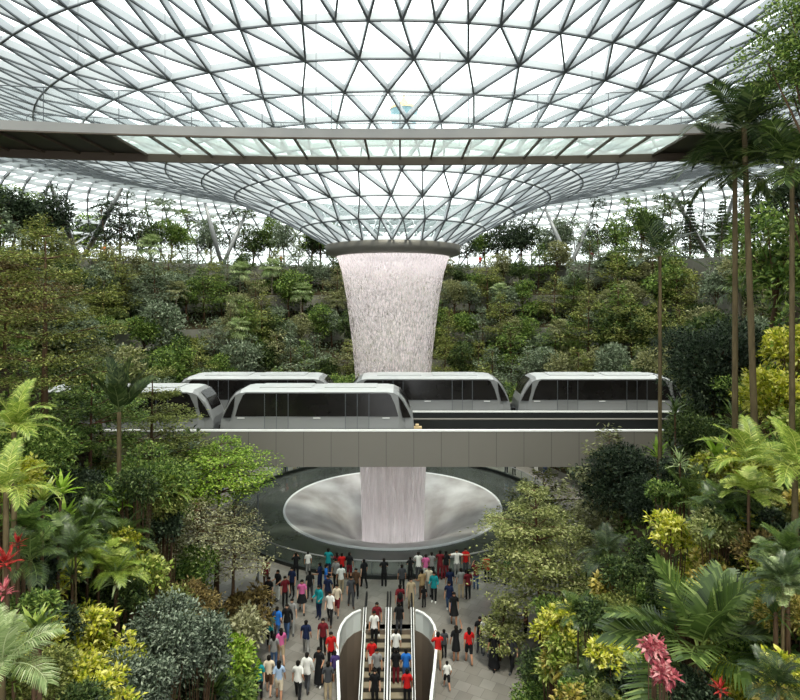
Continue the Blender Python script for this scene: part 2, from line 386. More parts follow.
# ------------------------------------------------------------------ canopy bridge overhead
def bridge():
    t = thing('canopy_bridge', 'grey curved footbridge with glass deck panels hanging under the roof', 'bridge', (0, 23.1, EYE+6.6)); t.scale = (1.33,)*3
    X = np.linspace(-17, 17, 41); yy = lambda x: -x*x/150
    P = lambda y0, z: [(x, yy(x)+y0, z) for x in X]
    mb = MB(); mb.bar(P(-.55, .02), .14, .27); build(mb, 'near_girder', M['girder'], t)
    mb = MB(); mb.bar(P(2.1, -.1), .12, .3); build(mb, 'far_girder', M['brown'], t)
    mb = MB(); mb.bar(P(-.6, -.25), .1, .04); build(mb, 'bottom_flange', M['brown'], t)
    for x in np.arange(-16.64, 16.9, 1.04):
        mb = MB(); mb.bar([(x, yy(x)-.5, -.16), (x, yy(x)+2.05, -.16)], .06, .07); build(mb, 'cross_beam', M['brown'], t)
        g = MB(); x2 = x+1.04
        g.box(0, 0, 0, 0, 0, 0); g.v, g.f, g.m = [], [], []
        for z in (-.15,): g.face([(x, yy(x)-.5, z), (x2, yy(x2)-.5, z), (x2, yy(x2)+2.05, z), (x, yy(x)+2.05, z)])
        solid = x < -8.7 or x > 7.4
        o = build(g, 'deck_panel', M['dark_panel'] if solid else M['deck_glass'], t)
        if solid: o['label'] = 'solid brown deck panel'
    cg = glassmat('clear_glass', (.95, .965, .965), .03)
    for y0 in (-.55, 2.1):
        mb = MB()
        for i in range(40):
            a, b = X[i], X[i+1]; mb.face([(a, yy(a)+y0, 0), (b, yy(b)+y0, 0), (b, yy(b)+y0, .98), (a, yy(a)+y0, .98)])
        build(mb, 'glass_balustrade', cg, t)
    for y0 in (-.55, 2.1):
        mb = MB(); mb.tube(P(y0, 1.0), .014, 6); build(mb, 'handrail', M['steel'], t)
        for x in np.arange(-16, 16.1, 2.0):
            mb = MB(); mb.tube([(x, yy(x)+y0, 0), (x, yy(x)+y0, 1.0)], .012, 5); build(mb, 'post', M['steel'], t)
bridge()
for i, (px, which) in enumerate(((78, 'through leftmost part of the bridge'), (165, 'second from left beside the bridge'), (316, 'left of the waterfall above the bridge'), (440, 'just right of the waterfall above the bridge'), (592, 'rightmost above the bridge'))):
    p = at(px, 128, 22.4); mb = MB(); rr = math.hypot(p.x-CX, p.y-CY); z1 = EYE+float(np.interp(rr, *RP))
    mb.tube([(0, 0, 0), (0, 0, z1-p.z+.02)], .009, 4)
    tag(build(mb, 'hanging_cable', M['steel'], None, False, p), 'thin steel cable hanging from the roof, '+which, 'cable', 'cables hanging from the roof')

# control tower outside, seen through the glass above the bridge
ct = thing('control_tower', 'distant control tower with a greenish glass cabin seen through the roof above the bridge', 'tower', (at(404, 300, 175).x, 175, 0))
mb = MB(); mb.lathe([(2.2, 0), (1.5, 30), (1.3, 68)], 20); build(mb, 'shaft', M['white_metal'], ct, True)
mb = MB(); mb.lathe([(1.3, 66), (3.4, 69), (3.7, 70)], 20); build(mb, 'cabin_base', M['fin'], ct)
mb = MB(); mb.lathe([(3.6, 70), (4.2, 74.5)], 20); build(mb, 'cabin_glass', mat('tower_teal_glass', '#6d8f96', .2), ct)
mb = MB(); mb.lathe([(4.4, 74.5), (4.0, 75.4), (1.5, 76.2), (.3, 78.5), (.02, 80)], 20); build(mb, 'cabin_roof', M['tan'], ct)

# V columns carrying the roof edge
def vcol(base, tops, label):
    t = thing('roof_column', label, 'column', base, 0, 'slanting steel roof columns')
    for p in tops:
        d = p-base; r = math.hypot(p.x-CX, p.y-CY)
        mb = MB(); mb.tube([(0, 0, 0), d*.5, d], [.22, .36, .2], 10); build(mb, 'strut', M['silver'], t, True)
    mb = MB(); mb.lathe([(0, .1), (.7, .1), (.75, -.3)], 16); build(mb, 'base_plate', M['steel'], t)
def on_roof(px, py):
    """point of the roof along the sight line"""
    for d in np.arange(50, 112, .1):
        p = at(px, py, d); r = math.hypot(p.x-CX, p.y-CY)
        if d > 55 and r > 30 and p.z >= EYE+float(np.interp(r, *RP))-.1: return p
    return at(px, py, 90)
def vat(px, d, tops, label):
    x = (px-400)/F*d; b = Vector((x, d, ground(x, d)))
    vcol(b, [on_roof(*q) for q in tops], label)
vat(222, 86, [(205, 203), (247, 211)], 'grey V-shaped roof column among trees left of the waterfall')
vat(80, 78, [(50, 183), (122, 188)], 'grey V-shaped roof column farthest left among the ridge trees')
vat(570, 86, [(545, 208), (592, 216)], 'grey V-shaped roof column right of the waterfall')
vat(713, 82, [(672, 192), (733, 198)], 'grey V-shaped roof column rightmost behind tall palms')

# ------------------------------------------------------------------ guideways and trains
def guideway(name, y0, label, mside, mdeck, lift=0):
    t = thing(name, label, 'train track', (0, y0, 6.9), 0, 'elevated train guideways')
    mb = MB(); mb.box(-44, 44, 0, .25, 0, 2.12); mb.box(-44, 44, .24, 3.46, .3, 1.38); build(mb, 'box_girder', mside, t)
    mb = MB(); mb.box(-44, 44, 3.45, 3.7, 0, 2.1); build(mb, 'rear_parapet', M['beam_dark'], t)
    mb = MB(); mb.box(-44, 44, .251, .27, 1.4, 2.12); build(mb, 'inner_lining', M['beam_dark'], t)
    mb = MB(); mb.box(-44, 44, -.02, .28, 2.12, 2.2); build(mb, 'edge_cap', M['white_metal'], t)
    mb = MB(); mb.box(-44, 44, 3.42, 3.72, 2.1, 2.16); build(mb, 'edge_cap', M['gap'], t)
    mb = MB(); mb.box(-44, 44, .25, 3.45, 1.38, 1.44); build(mb, 'running_surface', mdeck, t)
    mb = MB(); mb.box(-44, 44, 1.75, 1.95, 1.44, 1.62); build(mb, 'guide_rail', M['steel'], t)
guideway('train_guideway', 34.5, 'pale grey guideway beam crossing in front of the waterfall', M['beam'], M['beam_dark'])
guideway('train_guideway', 40.35, 'black guideway beam behind the pale grey one', M['beam_dark'], M['beam_dark'])
def make_car():
    st = [(-5.9, .35, .95), (-5.86, .3, 1.35), (-5.7, .25, 1.8), (-5.35, .25, 2.5), (-4.98, .25, 2.92), (-4.65, .25, 3.08), (-4.25, .25, 3.14)]
    st = st+[(-x, a, b) for x, a, b in st[::-1]]
    mb = MB(); k = 8
    for x, zb, zt in st:
        wd = 1.35 if abs(x) < 5.3 else 1.25; ch = .28
        zs_ = max(zb+.3, zt-ch*.6); tw = wd-.3
        mb.v += [(x, -wd+.1, zb), (x, -wd, zb+.15), (x, -wd, zs_), (x, -tw, zt), (x, tw, zt), (x, wd, zs_), (x, wd, zb+.15), (x, wd-.1, zb)]
    for i in range(len(st)-1):
        for j in range(k):
            a = i*k+j; b = i*k+(j+1) % k
            mb.f.append((a, b, b+k, a+k)); mb.m.append(1 if j in (2, 3, 4) and 5 <= i <= 7 else 0)
    mb.f.append(tuple(range(k))); mb.m.append(0); e = (len(st)-1)*k; mb.f.append(tuple(range(e+k-1, e-1, -1))); mb.m.append(0)
    d = {}
    d['body'] = mb.mesh('train_body', [M['silver'], M['roof_white']])
    def side(poly, s, y=1.36, th=.02):
        m_ = MB()
        if 1:
            q = [(x, s*(y+th), z) for x, z in poly]; m_.face(q if s < 0 else q[::-1])
            q0 = [(x, s*(y-.01), z) for x, z in poly]
            for i in range(len(poly)): m_.face([q0[i], q0[(i+1) % len(poly)], q[(i+1) % len(poly)], q[i]])
        return m_
    for s in (-1, 1): d['side_window.%d' % s] = side([(-4.95, 1.5), (4.95, 1.5), (4.75, 2.2), (4.47, 2.8), (4.3, 2.9), (-4.3, 2.9), (-4.47, 2.8), (-4.75, 2.2)], s).mesh('side_window', [M['dark_glass']])
    for s in (-1, 1):
        for q in (-1, 1):
            m_ = MB(); pl = [(q*5.72, 1.42), (q*5.2, 1.42), (q*5.02, 2.1), (q*4.95, 2.72), (q*5.2, 2.4), (q*5.5, 1.9)]
            pl = [(x, s*(1.375 if abs(x) < 5.3 else 1.30), z) for x, z in pl]; m_.face(pl if s*q < 0 else pl[::-1]); d['quarter_window.%d%d' % (s, q)] = m_.mesh('quarter_window', [M['dark_glass']])
    for q in (-1, 1):
        m_ = MB(); pts = [(5.76, 1.5), (5.58, 2.02), (5.36, 2.5), (5.0, 2.94)]
        for (a, za), (b, zb) in zip(pts, pts[1:]):
            m_.face([(q*(a+.03), -.92, za+.02), (q*(a+.03), .92, za+.02), (q*(b+.03), .92, zb+.03), (q*(b+.03), -.92, zb+.03)][::q])
        d['windscreen.%d' % q] = m_.mesh('windscreen', [M['dark_glass']])
    for s, x0 in ((-1, -3.15), (-1, 1.75), (1, -3.15), (1, 1.75)):
        m_ = MB()
        if 1:
            y = s*1.385; a, b = sorted((y, s*1.34))
            m_.box(x0, x0+1.4, a, b, .42, 1.5, 0); m_.box(x0+.02, x0+.68, a-.005, b+.005, 1.52, 2.84, 1); m_.box(x0+.72, x0+1.38, a-.005, b+.005, 1.52, 2.84, 1)
            for xx in (x0-.03, x0+.69, x0+1.4): m_.box(xx, xx+.035, a-.008, b+.008, .42, 2.88, 2)
        d['door.%d%.0f' % (s, x0)] = m_.mesh('door', [M['door_panel'], M['dark_glass'], M['steel']])
    for q in (-2, 2): m_ = MB(); m_.box(q-1.6, q+1.6, -.85, .85, 3.1, 3.2); d['roof_unit.%d' % q] = m_.mesh('roof_unit', [M['roof_white']])
    m_ = MB(); m_.box(-5.3, 5.3, -1.1, 1.1, .1, .28); d['underframe'] = m_.mesh('underframe', [M['black']])
    for q in (-1, 1):
        m_ = MB(); m_.box(min(q*5.8, q*6.16), max(q*5.8, q*6.16), -.18, .18, .5, .72); d['coupler.%d' % q] = m_.mesh('coupler', [M['black']])
    for q in (-1, 1):
        for s in (-1, 1):
            x = q*3.8; y = s*.8; m_ = MB()
            m_.tube([(x, y-.14, .32), (x, y+.14, .32)], .32, 14); d['wheel.%d%d' % (q, s)] = m_.mesh('wheel', [M['black']])
    for s in (-1, 1):
        for x in (-4.6, 0, 4.2): m_ = MB(); m_.box(x-.22, x+.22, min(s*1.35, s*1.39), max(s*1.35, s*1.39), 1.38, 1.43); d['side_lamp.%d%.0f' % (s, x)] = m_.mesh('side_lamp', [M['white_metal']])
    return d
car = make_car()
def put_car(x, y, label):
    t = thing('train_car', label, 'train', (x, y, 8.34), 0, 'silver train cars on the elevated guideways')
    for n, me in car.items(): link(n.split('.')[0], me, t)
put_car(-5.05, 36.3, 'silver train car with dark windows, nearest one, complete on the pale front beam')
put_car(-17.25, 36.3, 'silver train car on the front beam, half hidden by trees at its left end')
put_car(-10.4, 42.1, 'silver train car on the rear track, mostly hidden behind the nearest car')
put_car(1.95, 42.1, 'silver train car on the rear track directly in front of the waterfall')
put_car(14.3, 42.1, 'silver train car on the rear track, right-hand one behind the slim tall palm')
mb = MB(); mb.box(-.28, .28, -.2, .2, 0, .8); mb.box(-.1, .1, -.16, .16, .8, .95)
tag(build(mb, 'equipment_box', M['tan'], None, False, (1.05, 35.3, 8.34)), 'small tan equipment box on the track at the nearest train car\'s nose', 'box')

# ------------------------------------------------------------------ escalators
def escalator(cx, label):
    t = thing('escalator', label, 'escalator', (cx, 30.0, 0), 0, 'paired escalators going down from the plaza')
    s30 = math.tan(math.radians(30)); L = 8.6
    mb = MB(); mb.box(-.52, .52, 0, 1.5, -.04, .012); build(mb, 'landing_plate', M['landing'], t)
    for i in range(22):
        y = -.4*i; z = -.4*i*s30
        mb = MB(); mb.box(-.5, .5, y-.4, y, z-.05, z-.0, 0); mb.box(-.5, .5, y-.41, y-.4, z-.23, z-.05, 1); build(mb, 'step', [M['step'], M['riserdark']], t)
    P = [(1.5, 0), (0.0, 0), (-L, -L*s30)]
    for s in (-1, 1):
        x = s*.575
        mb = MB(); mb.face([(x, 1.5, .0), (x, 0, 0), (x, 0, .9), (x, 1.5, .9)]); mb.face([(x, 0, 0), (x, -L, -L*s30), (x, -L, -L*s30+.9), (x, 0, .9)]); build(mb, 'balustrade', M['rail_glass'], t)
        mb = MB(); mb.bar([(x, y, z+.12) for y, z in P[1:]], .12, .5); build(mb, 'skirt', M['white_metal'], t)
        mb = MB(); mb.bar([(x, y, z+.9) for y, z in P[1:]], .15, .06); build(mb, 'deck_cap', M['white_metal'], t)
        hp = [(x, 1.2, .35), (x, 1.5, .5), (x, 1.6, .72), (x, 1.5, .94), (x, 1.2, .98)]+[(x, y, z+.95) for y, z in P[1:]]
        mb = MB(); mb.tube(hp, .04, 6); build(mb, 'handrail', M['black'], t)
    mb = MB(); mb.bar([(0, 1.4, -.1), (0, 0, -.1), (0, -L, -L*s30-.3)], 1.1, .5); build(mb, 'truss', M['steel'], t)
escalator(-1.24, 'escalator with pale rails, left one of the pair in the plaza well')
escalator(.06, 'escalator with pale rails, right one of the pair in the plaza well')
for s, nm in ((-1, 'left'), (1, 'right')):
    t = thing('well_parapet', 'white curved parapet round the %s edge of the escalator well' % nm, 'parapet', (WX, 15, 0), 0, 'white parapets of the escalator well')
    mb = MB(); pts = [(s*(x+.06), y-15, 1.0) for x, y in half]; mb.bar(pts, .05, 1.3); build(mb, 'parapet_panel', mat('pale_parapet_'+nm, '#d8dbd7', .3), t)
    mb = MB(); mb.bar([(x, y, z+.05) for x, y, z in pts], .12, .07); build(mb, 'handrail', M['white_metal'], t)
# ------------------------------------------------------------------ foliage materials
LM = {}
def lm(k, a, b, c, tr=.32): LM[k] = leafmat('leaf_'+k, a, b, c, tr)
lm('olive', '#46521f', '#7c8642', '#b4b56c')
lm('dark', '#1f2e18', '#42572d', '#7a8a50')
lm('deep', '#131d14', '#2f3f2a', '#66755a')
lm('mid', '#2e441c', '#5f7c36', '#a6b862')
lm('lime', '#4f7018', '#8cae35', '#c9d86c')
lm('pale', '#66684a', '#a09f74', '#d6d3ae')
lm('palegreen', '#5a6634', '#939a58', '#c9c88e')
lm('yellow', '#627f22', '#cfcc3a', '#f5ef96')
lm('gold', '#5e6a24', '#ac9a40', '#e6d488')
lm('silver', '#2b3629', '#5d6b57', '#a9b39c', .2)
lm('bronze', '#41361f', '#77673c', '#b09a62')
lm('red', '#7c1c20', '#c23a34', '#e88a7c')
lm('pink', '#8c3a48', '#c96a72', '#ecbcb8')
lm('purple', '#3c2038', '#6d3f5e', '#9c6a8c')
lm('palm', '#24351a', '#4d632b', '#95a55f')
lm('palmdark', '#1b2817', '#3a4c27', '#757f50')
lm('palmyel', '#5d7a28', '#94a644', '#dcdc84')
lm('palmpale', '#5f7844', '#98a870', '#d2d8ae')
lm('haze', '#46543c', '#77866a', '#a9b498')  # far-terrace haze painted into the leaf colours as paler grey-green
lm('hazeolive', '#565c38', '#8a8c5e', '#b5b486')  # olive leaves paled so the colour itself carries the distance haze
for k in ('palm', 'palmdark', 'palmyel'):
    b_ = LM[k].node_tree.nodes['Principled BSDF']; b_.inputs['Roughness'].default_value = .36; b_.inputs['Specular IOR Level'].default_value = .5

# ------------------------------------------------------------------ tree prototypes: dict(part -> mesh), real-size metres
def rdir(n): return unit(rng.normal(size=(n, 3)))
def limb(mb, a, b, r0, r1, n=5, sag=0.):
    a, b = Vector(a), Vector(b); m = (a+b)/2+Vector((0, 0, sag)); mb.tube([a, m, b], [r0, (r0+r1)/2, r1], n, 0, False)
def tiered(H, R, tiers, per, zlo=.36, L=.2, seed=0, thin=.09, pw=1.6, drop=0.):
    """whorled branches carrying flat plates of small leaves"""
    rs = np.random.RandomState(seed); tr = MB(); br = tr; P, D = [], []
    lean = rs.uniform(-.25, .25, 2)
    def tx(z): return Vector((lean[0]*z/H, lean[1]*z/H, z))
    tr.tube([tx(z) for z in np.linspace(-.4, H*.97, 8)], list(np.linspace(.024*H**.9, .02, 8)), 8)
    for k in range(tiers):
        q = k/(tiers-1); z = H*(zlo+(1-zlo)*q*.97)+rs.uniform(-.1, .1); rad = R*(1-.72*q**pw)*(.8 if k == 0 else 1)*rs.uniform(.85, 1.1)
        nb = 6 if rad > .5*R else 5; a0 = rs.uniform(0, 6.28)
        for b in range(nb):
            if rs.rand() < drop: continue
            a = a0+2*PI*b/nb+rs.uniform(-.3, .3); rr = rad*rs.uniform(.75-drop, 1.1+drop*.5); o = tx(z); rise = rr*rs.uniform(.05, .2)
            e = o+Vector((math.cos(a)*rr, math.sin(a)*rr, rise)); limb(br, o, e, .012+.012*rr, .008, 4, rise*.2)
            n = int(per*rr/R); t = rs.uniform(.18, 1.02, n)**.8; s = rs.normal(0, .26, n)*rr*np.minimum(1, .35+t)*.9
            pz = z+rise*t+rs.normal(0, thin, n)-np.abs(s)*.06
            P.append(np.stack([o.x+math.cos(a)*rr*t-math.sin(a)*s, o.y+math.sin(a)*rr*t+math.cos(a)*s, pz], 1))
            d = np.stack([math.cos(a)+rs.normal(0, .8, n), math.sin(a)+rs.normal(0, .8, n), rs.normal(.1, .35, n)], 1); D.append(d)
    P = np.concatenate(P); D = np.concatenate(D); n = len(P)
    return dict(trunk=tr.mesh('tiered_trunk', [M['bark']], True),  foliage=quads('tiered_foliage', leaves(P, D, L*rng.uniform(.7, 1.3, n), L*.55*rng.uniform(.7, 1.3, n), up=1.2)))
def blobs(cs, rads, per, L, W, flat=1., shell=.72, up=.5):
    P, D = [], []
    for c, r in zip(cs, rads):
        n = max(8, int(per*(r/np.mean(rads))**2)); d = rdir(n); d[:, 2] = np.abs(d[:, 2])*np.where(rng.random(n) < .78, 1, -1)
        rad = r*(shell+(1.12-shell)*rng.random(n)**.8)[:, None]*rng.choice([1, 1, 1, 1.22], n)[:, None]; p = np.asarray(c)+d*rad*np.array([1, 1, flat]); P.append(p)
        D.append(d+rng.normal(0, .6, (n, 3)))
    P = np.concatenate(P); D = np.concatenate(D); n = len(P)
    return leaves(P, D, L*rng.uniform(.7, 1.35, n), W*rng.uniform(.7, 1.3, n), up=up)
def broad(H, R, nb, per, L=.24, seed=0, zlo=.3, flat=.8, br_=.33):
    rs = np.random.RandomState(seed); tr = MB(); br = tr
    tr.tube([(rs.uniform(-.1, .1)*i, rs.uniform(-.1, .1)*i, z) for i, z in enumerate(np.linspace(-.4, H*.62, 5))], list(np.linspace(.026*H, .05, 5)), 8)
    cs, rd = [], []; zc = H*(zlo+1)/2; hz = H*(1-zlo)/2
    for i in range(nb):
        d = rs.normal(size=3); d /= np.linalg.norm(d); q = rs.uniform(.35, .8)
        c = np.array([d[0]*R*q, d[1]*R*q, zc+d[2]*hz*q]); cs.append(c); rd.append(R*br_*rs.uniform(.7, 1.25))
        limb(br, (0, 0, H*rs.uniform(.3, .58)), c, .05, .015, 4, .1)
    return dict(trunk=tr.mesh('broad_trunk', [M['bark']], True), foliage=quads('broad_foliage', blobs(cs, rd, per, L, L*.5, flat)))
def airy(H, seed=0, nb=34, per=60, L=.3, R=1.9):
    rs = np.random.RandomState(seed); tr = MB(); br = tr; cs, rd = [], []
    for k in range(rs.randint(1, 3)):
        dx, dy = rs.uniform(-.5, .5, 2)
        pts = [(dx*t*1.2, dy*t*1.2, -.3+t*H*.95) for t in np.linspace(0, 1, 6)]; tr.tube(pts, list(np.linspace(.1, .02, 6)), 6)
        for i in range(nb//2):
            t = rs.uniform(.2, 1); a = rs.uniform(0, 6.28); q = R*(1.15-t*.5)*rs.uniform(.3, 1)
            b = np.array([dx*t*1.2, dy*t*1.2, t*H*.95]); c = b+np.array([math.cos(a)*q, math.sin(a)*q, q*.5]); cs.append(c); rd.append(R*.3*rs.uniform(.7, 1.3)); limb(br, b, c, .03, .01, 4)
    return dict(trunk=tr.mesh('airy_trunk', [M['bark']], True), foliage=quads('airy_foliage', blobs(cs, rd, per, L, L*.5, .7)))
def conifer(H, R, seed=0):
    tr = MB(); tr.tube([(0, 0, -.3), (0, 0, H)], [.12, .02], 6); n = 3200; t = rng.random(n)**.7; a = rng.random(n)*6.283
    tq = np.round(t*16)/16; rad = R*(1-tq*.93)*rng.uniform(.3, 1, n)
    P = np.stack([np.cos(a)*rad, np.sin(a)*rad, H*(.08+.92*tq)-rad*.25+rng.normal(0, .05, n)], 1); D = np.stack([np.cos(a), np.sin(a), rng.normal(.1, .3, n)], 1)
    return dict(trunk=tr.mesh('conifer_trunk', [M['bark']]), foliage=quads('conifer_foliage', leaves(P, D, .26, .1)))
def shrub(R, H, nb, per, L, W=None, seed=0, flat=.8):
    rs = np.random.RandomState(seed); st = MB(); cs, rd = [], []
    for i in range(nb):
        a = rs.uniform(0, 6.28); q = R*math.sqrt(rs.uniform(0, 1))*.75; z = H*rs.uniform(.25, .8)*(1-.35*(q/R)**2); c = (math.cos(a)*q, math.sin(a)*q, z); cs.append(c); rd.append(R*.36*rs.uniform(.75, 1.25))
        limb(st, (c[0]*.2, c[1]*.2, -.3), c, .03, .012, 4)
    return dict(stem=st.mesh('shrub_stems', [M['bark']]), foliage=quads('shrub_foliage', blobs(cs, rd, per, L, W or L*.5, flat, .55)))
def frond_arr(Lf, m, ll, lw, e0, bend, droop, fwd=.75, seed=0, split=1, petiole=.18):
    """pinnate frond in the XZ plane: (quads, rachis points)"""
    rs = np.random.RandomState(seed); S = 14; pts = [np.zeros(3)]; ts = [e0]
    for i in range(S):
        a = e0-bend*((i+1)/S)**1.25; ts.append(a); pts.append(pts[-1]+np.array([math.cos(a), 0, math.sin(a)])*Lf/S)
    pts = np.array(pts); Q = []
    for i in range(m):
        t = petiole+(1-petiole)*i/(m-1); f = t*S; j = min(S-1, int(f)); p = pts[j]+(pts[j+1]-pts[j])*(f-j); a = ts[j]
        tan = np.array([math.cos(a), 0, math.sin(a)]); nrm = np.array([-math.sin(a), 0, math.cos(a)])
        l = ll*(.45+.75*math.sin(PI*min(1, .12+t*.86))**.8)*rs.uniform(.9, 1.1); fw = fwd*(.7+.9*t**2)
        for s in (-1, 1):
            d = tan*fw+np.array([0, s, 0])+nrm*.28; d /= np.linalg.norm(d); sd = np.cross(d, nrm); sd /= np.linalg.norm(sd); w = lw*rs.uniform(.85, 1.15)
            mid = p+d*l*.5; tip = p+d*l+np.array([0, 0, -droop*l]); md = mid+np.array([0, 0, -droop*l*.18])
            Q.append([p-sd*w*.25, md-sd*w*.5, md+sd*w*.5, p+sd*w*.25]); Q.append([md-sd*w*.5, tip-sd*w*.12, tip+sd*w*.12, md+sd*w*.5])
    Q = np.array(Q)
    R = []
    for i in range(S):
        w = .022*Lf/2*(1-.8*i/S)+.006
        for ax in (np.array([0, w, 0]), np.array([0, 0, w])): R.append([pts[i]-ax, pts[i+1]-ax*.9, pts[i+1]+ax*.9, pts[i]+ax])
    return np.concatenate([Q, np.array(R)]), len(R)
def fan_arr(pet, rad, seg, e0, droop, seed=0, span=4.6):
    rs = np.random.RandomState(seed); c = np.array([math.cos(e0), 0, math.sin(e0)])*pet; Q = []
    tan = np.array([math.cos(e0-.5), 0, math.sin(e0-.5)]); nrm = np.array([-math.sin(e0-.5), 0, math.cos(e0-.5)]); sy = np.array([0, 1, 0])
    for i in range(seg):
        a = -span/2+span*(i+.5)/seg; d = tan*math.cos(a)+sy*math.sin(a); s2 = -tan*math.sin(a)+sy*math.cos(a); l = rad*(.8+.2*math.cos(a*.6))*rs.uniform(.9, 1.08); w = l*span/seg*.5
        m1 = c+d*l*.6+nrm*.03*((-1)**i); tip = c+d*l+np.array([0, 0, -droop*l])
        Q.append([c, m1-s2*w*.55, m1+s2*w*.55, c]); Q.append([m1-s2*w*.55, tip-s2*w*.08, tip+s2*w*.08, m1+s2*w*.55])
    R = []; o = np.zeros(3)
    for ax in (np.array([0, .018, 0]), np.array([0, 0, .018])): R.append([o-ax, c-ax*.6, c+ax*.6, o+ax])
    return np.concatenate([np.array(Q), np.array(R)]), 2
def strap_arr(L, W, e0, bend, seed=0, S=6):
    p = np.zeros(3); a = e0; Q = []; w0 = W*.5; y = np.array([0, 1, 0])
    for i in range(S):
        a2 = e0-bend*((i+1)/S)**1.3; q = p+np.array([math.cos(a2), 0, math.sin(a2)])*L/S; w1 = W*math.sin(PI*(.28+.72*(i+1)/S))+.004
        Q.append([p-y*w0/2, q-y*w1/2, q+y*w1/2, p+y*w0/2]); p, w0 = q, w1
    return np.array(Q), 0
def rotz(Q, a, sc_=1., off=(0, 0, 0), tilt=0.):
    c, s = math.cos(a), math.sin(a); R = np.array([[c, -s, 0], [s, c, 0], [0, 0, 1]]); t = math.cos(tilt), math.sin(tilt)
    T = np.array([[1, 0, 0], [0, t[0], -t[1]], [0, t[1], t[0]]]); return (Q*sc_)@T.T@R.T+np.array(off)
def vfr(n): 
    base = rng.random()*.25; return np.clip(rng.normal(.38, .22, n)+base*.3, 0, 1)
def frond_mesh(nm, arr): 
    Q, k = arr; v = vfr(len(Q)); 
    if k: v[-k:] = .9
    return quads(nm, Q, 4, v)
def crown_mesh(nm, arrs, n, seed=0, sc_=(.85, 1.1)):
    rs = np.random.RandomState(seed); qs, vs_ = [], []
    for i in range(n):
        q, k = arrs[min(len(arrs)-1, int(i/n*len(arrs)))]; qs.append(rotz(q, i*2.39996+rs.uniform(-.2, .2), rs.uniform(*sc_), (0, 0, -.012*i), rs.uniform(-.3, .3))); vs_.append(np.clip(rng.normal(.25+.4*rs.random(), .15, len(q)), 0, 1))
    return quads(nm, np.concatenate(qs), 4, np.concatenate(vs_))
def trunk_unit(nm, m, n=10, taper=.7):
    mb = MB(); mb.tube([(0, 0, -.02)]+[(0, 0, t) for t in np.linspace(.03, 1, 12)], [1.35]+[1-(1-taper)*t+(.03 if i % 2 else 0) for i, t in enumerate(np.linspace(.03, 1, 12))], n); return mb.mesh(nm, [m], True)
def palm_root_mesh(): pass
# prototypes -----------------------------------------------------------------
PT = {}
PT['tiered'] = [tiered(9, 3.6, 8, 330, seed=s, L=.2) for s in (1, 2, 3)]
PT['tierfar'] = [tiered(6.5, 2.7, 6, 130, zlo=.22, seed=s, L=.28, thin=.24, drop=.2) for s in (4, 5, 6)]
PT['airytier'] = [tiered(8.5, 3.6, 7, 260, zlo=.5, seed=s, L=.17, thin=.16) for s in (7, 8)]
PT['broad'] = [broad(8, 3.0, 30, 260, seed=s) for s in (1, 2)]
PT['dense'] = [broad(7, 3.0, 46, 260, seed=s, zlo=.08, L=.22, br_=.3) for s in (3, 4)]
PT['broadfar'] = [broad(7, 2.4, 22, 110, seed=s, L=.36, br_=.36) for s in (5, 6, 7)]
PT['airy'] = [airy(8, seed=s) for s in (1, 2, 3, 4)]
PT['conifer'] = [conifer(7, 1.3)]
PT['shrub'] = [shrub(1.3, 1.7, 16, 200, .17, seed=s) for s in (1, 2, 3)]
PT['bigleaf'] = [shrub(1.3, 1.8, 14, 90, .34, .17, seed=s) for s in (4, 5)]
PT['shrubfar'] = [shrub(1.8, 1.9, 10, 70, .36, seed=s) for s in (6, 7)]
FR = {
 'stiff': [frond_arr(2.3, 22, .62, .085, e, b, .12, .8, 3) for e, b in ((1.35, .5), (1.0, .9), (.6, 1.0), (.2, .8))],
 'plume': [frond_arr(2.6, 30, .8, .06, e, b, .35, .6, 4) for e, b in ((1.35, .7), (1.05, 1.2), (.7, 1.5), (.25, 1.3))],
 'wedge': [frond_arr(2.5, 22, .85, .10, e, b, .30, .7, 5) for e, b in ((1.3, .7), (1.0, 1.25), (.65, 1.5), (.2, 1.2))],
 'areca': [frond_arr(2.4, 34, .6, .05, e, b, .3, .9, 6) for e, b in ((1.4, .9), (1.15, 1.4), (.85, 1.7), (.5, 1.5))],
 'vee': [frond_arr(1.75, 20, .42, .1, e, b, .05, 1.2, 9) for e, b in ((1.4, .25), (1.15, .35), (.9, .45))],
 'spiky': [frond_arr(2.3, 17, .62, .085, e, b, .22, .9, 10) for e, b in ((1.25, .4), (.85, .6), (.5, .8), (.1, .8))],
 'cycad': [frond_arr(3.0, 22, 1.1, .125, e, b, .26, .85, 7, petiole=.3) for e, b in ((1.35, .6), (1.0, .95), (.65, 1.1), (.3, .9))],
}
FM = {k: [frond_mesh('frond_'+k, a) for a in v] for k, v in FR.items()}
FANA = [fan_arr(.75, .75, 18, e, d, 3) for e, d in ((1.25, .1), (.8, .2), (.35, .3), (-.2, .4))]
FANM = [frond_mesh('fan_frond', a) for a in FANA]
CM = {k: [crown_mesh('crown_'+k, v, 15, 3)] for k, v in FR.items()}
CM['fan'] = [crown_mesh('fan_crown', FANA, 20, s) for s in (1, 2)]
RS = {
 'strap': [crown_mesh('strap_rosette', [strap_arr(.9, .09, e, b) for e, b in ((1.4, .6), (1.1, 1.0), (.8, 1.3), (.5, 1.2))], 26, s) for s in (1, 2)],
 'bromeliad': [crown_mesh('bromeliad_rosette', [strap_arr(.6, .11, e, b) for e, b in ((1.3, .3), (1.0, .7), (.7, .9), (.4, .7))], 22, 3)],
 'nestfern': [crown_mesh('nest_fern', [strap_arr(1.1, .2, e, b) for e, b in ((1.3, .5), (1.0, .8), (.7, .9))], 18, 4)],
 'fern': [crown_mesh('fern_fronds', [frond_arr(1.1, 22, .26, .05, e, b, .1, .4, 8) for e, b in ((1.2, 1.2), (.9, 1.3), (.5, 1.1))], 16, 5)],
}
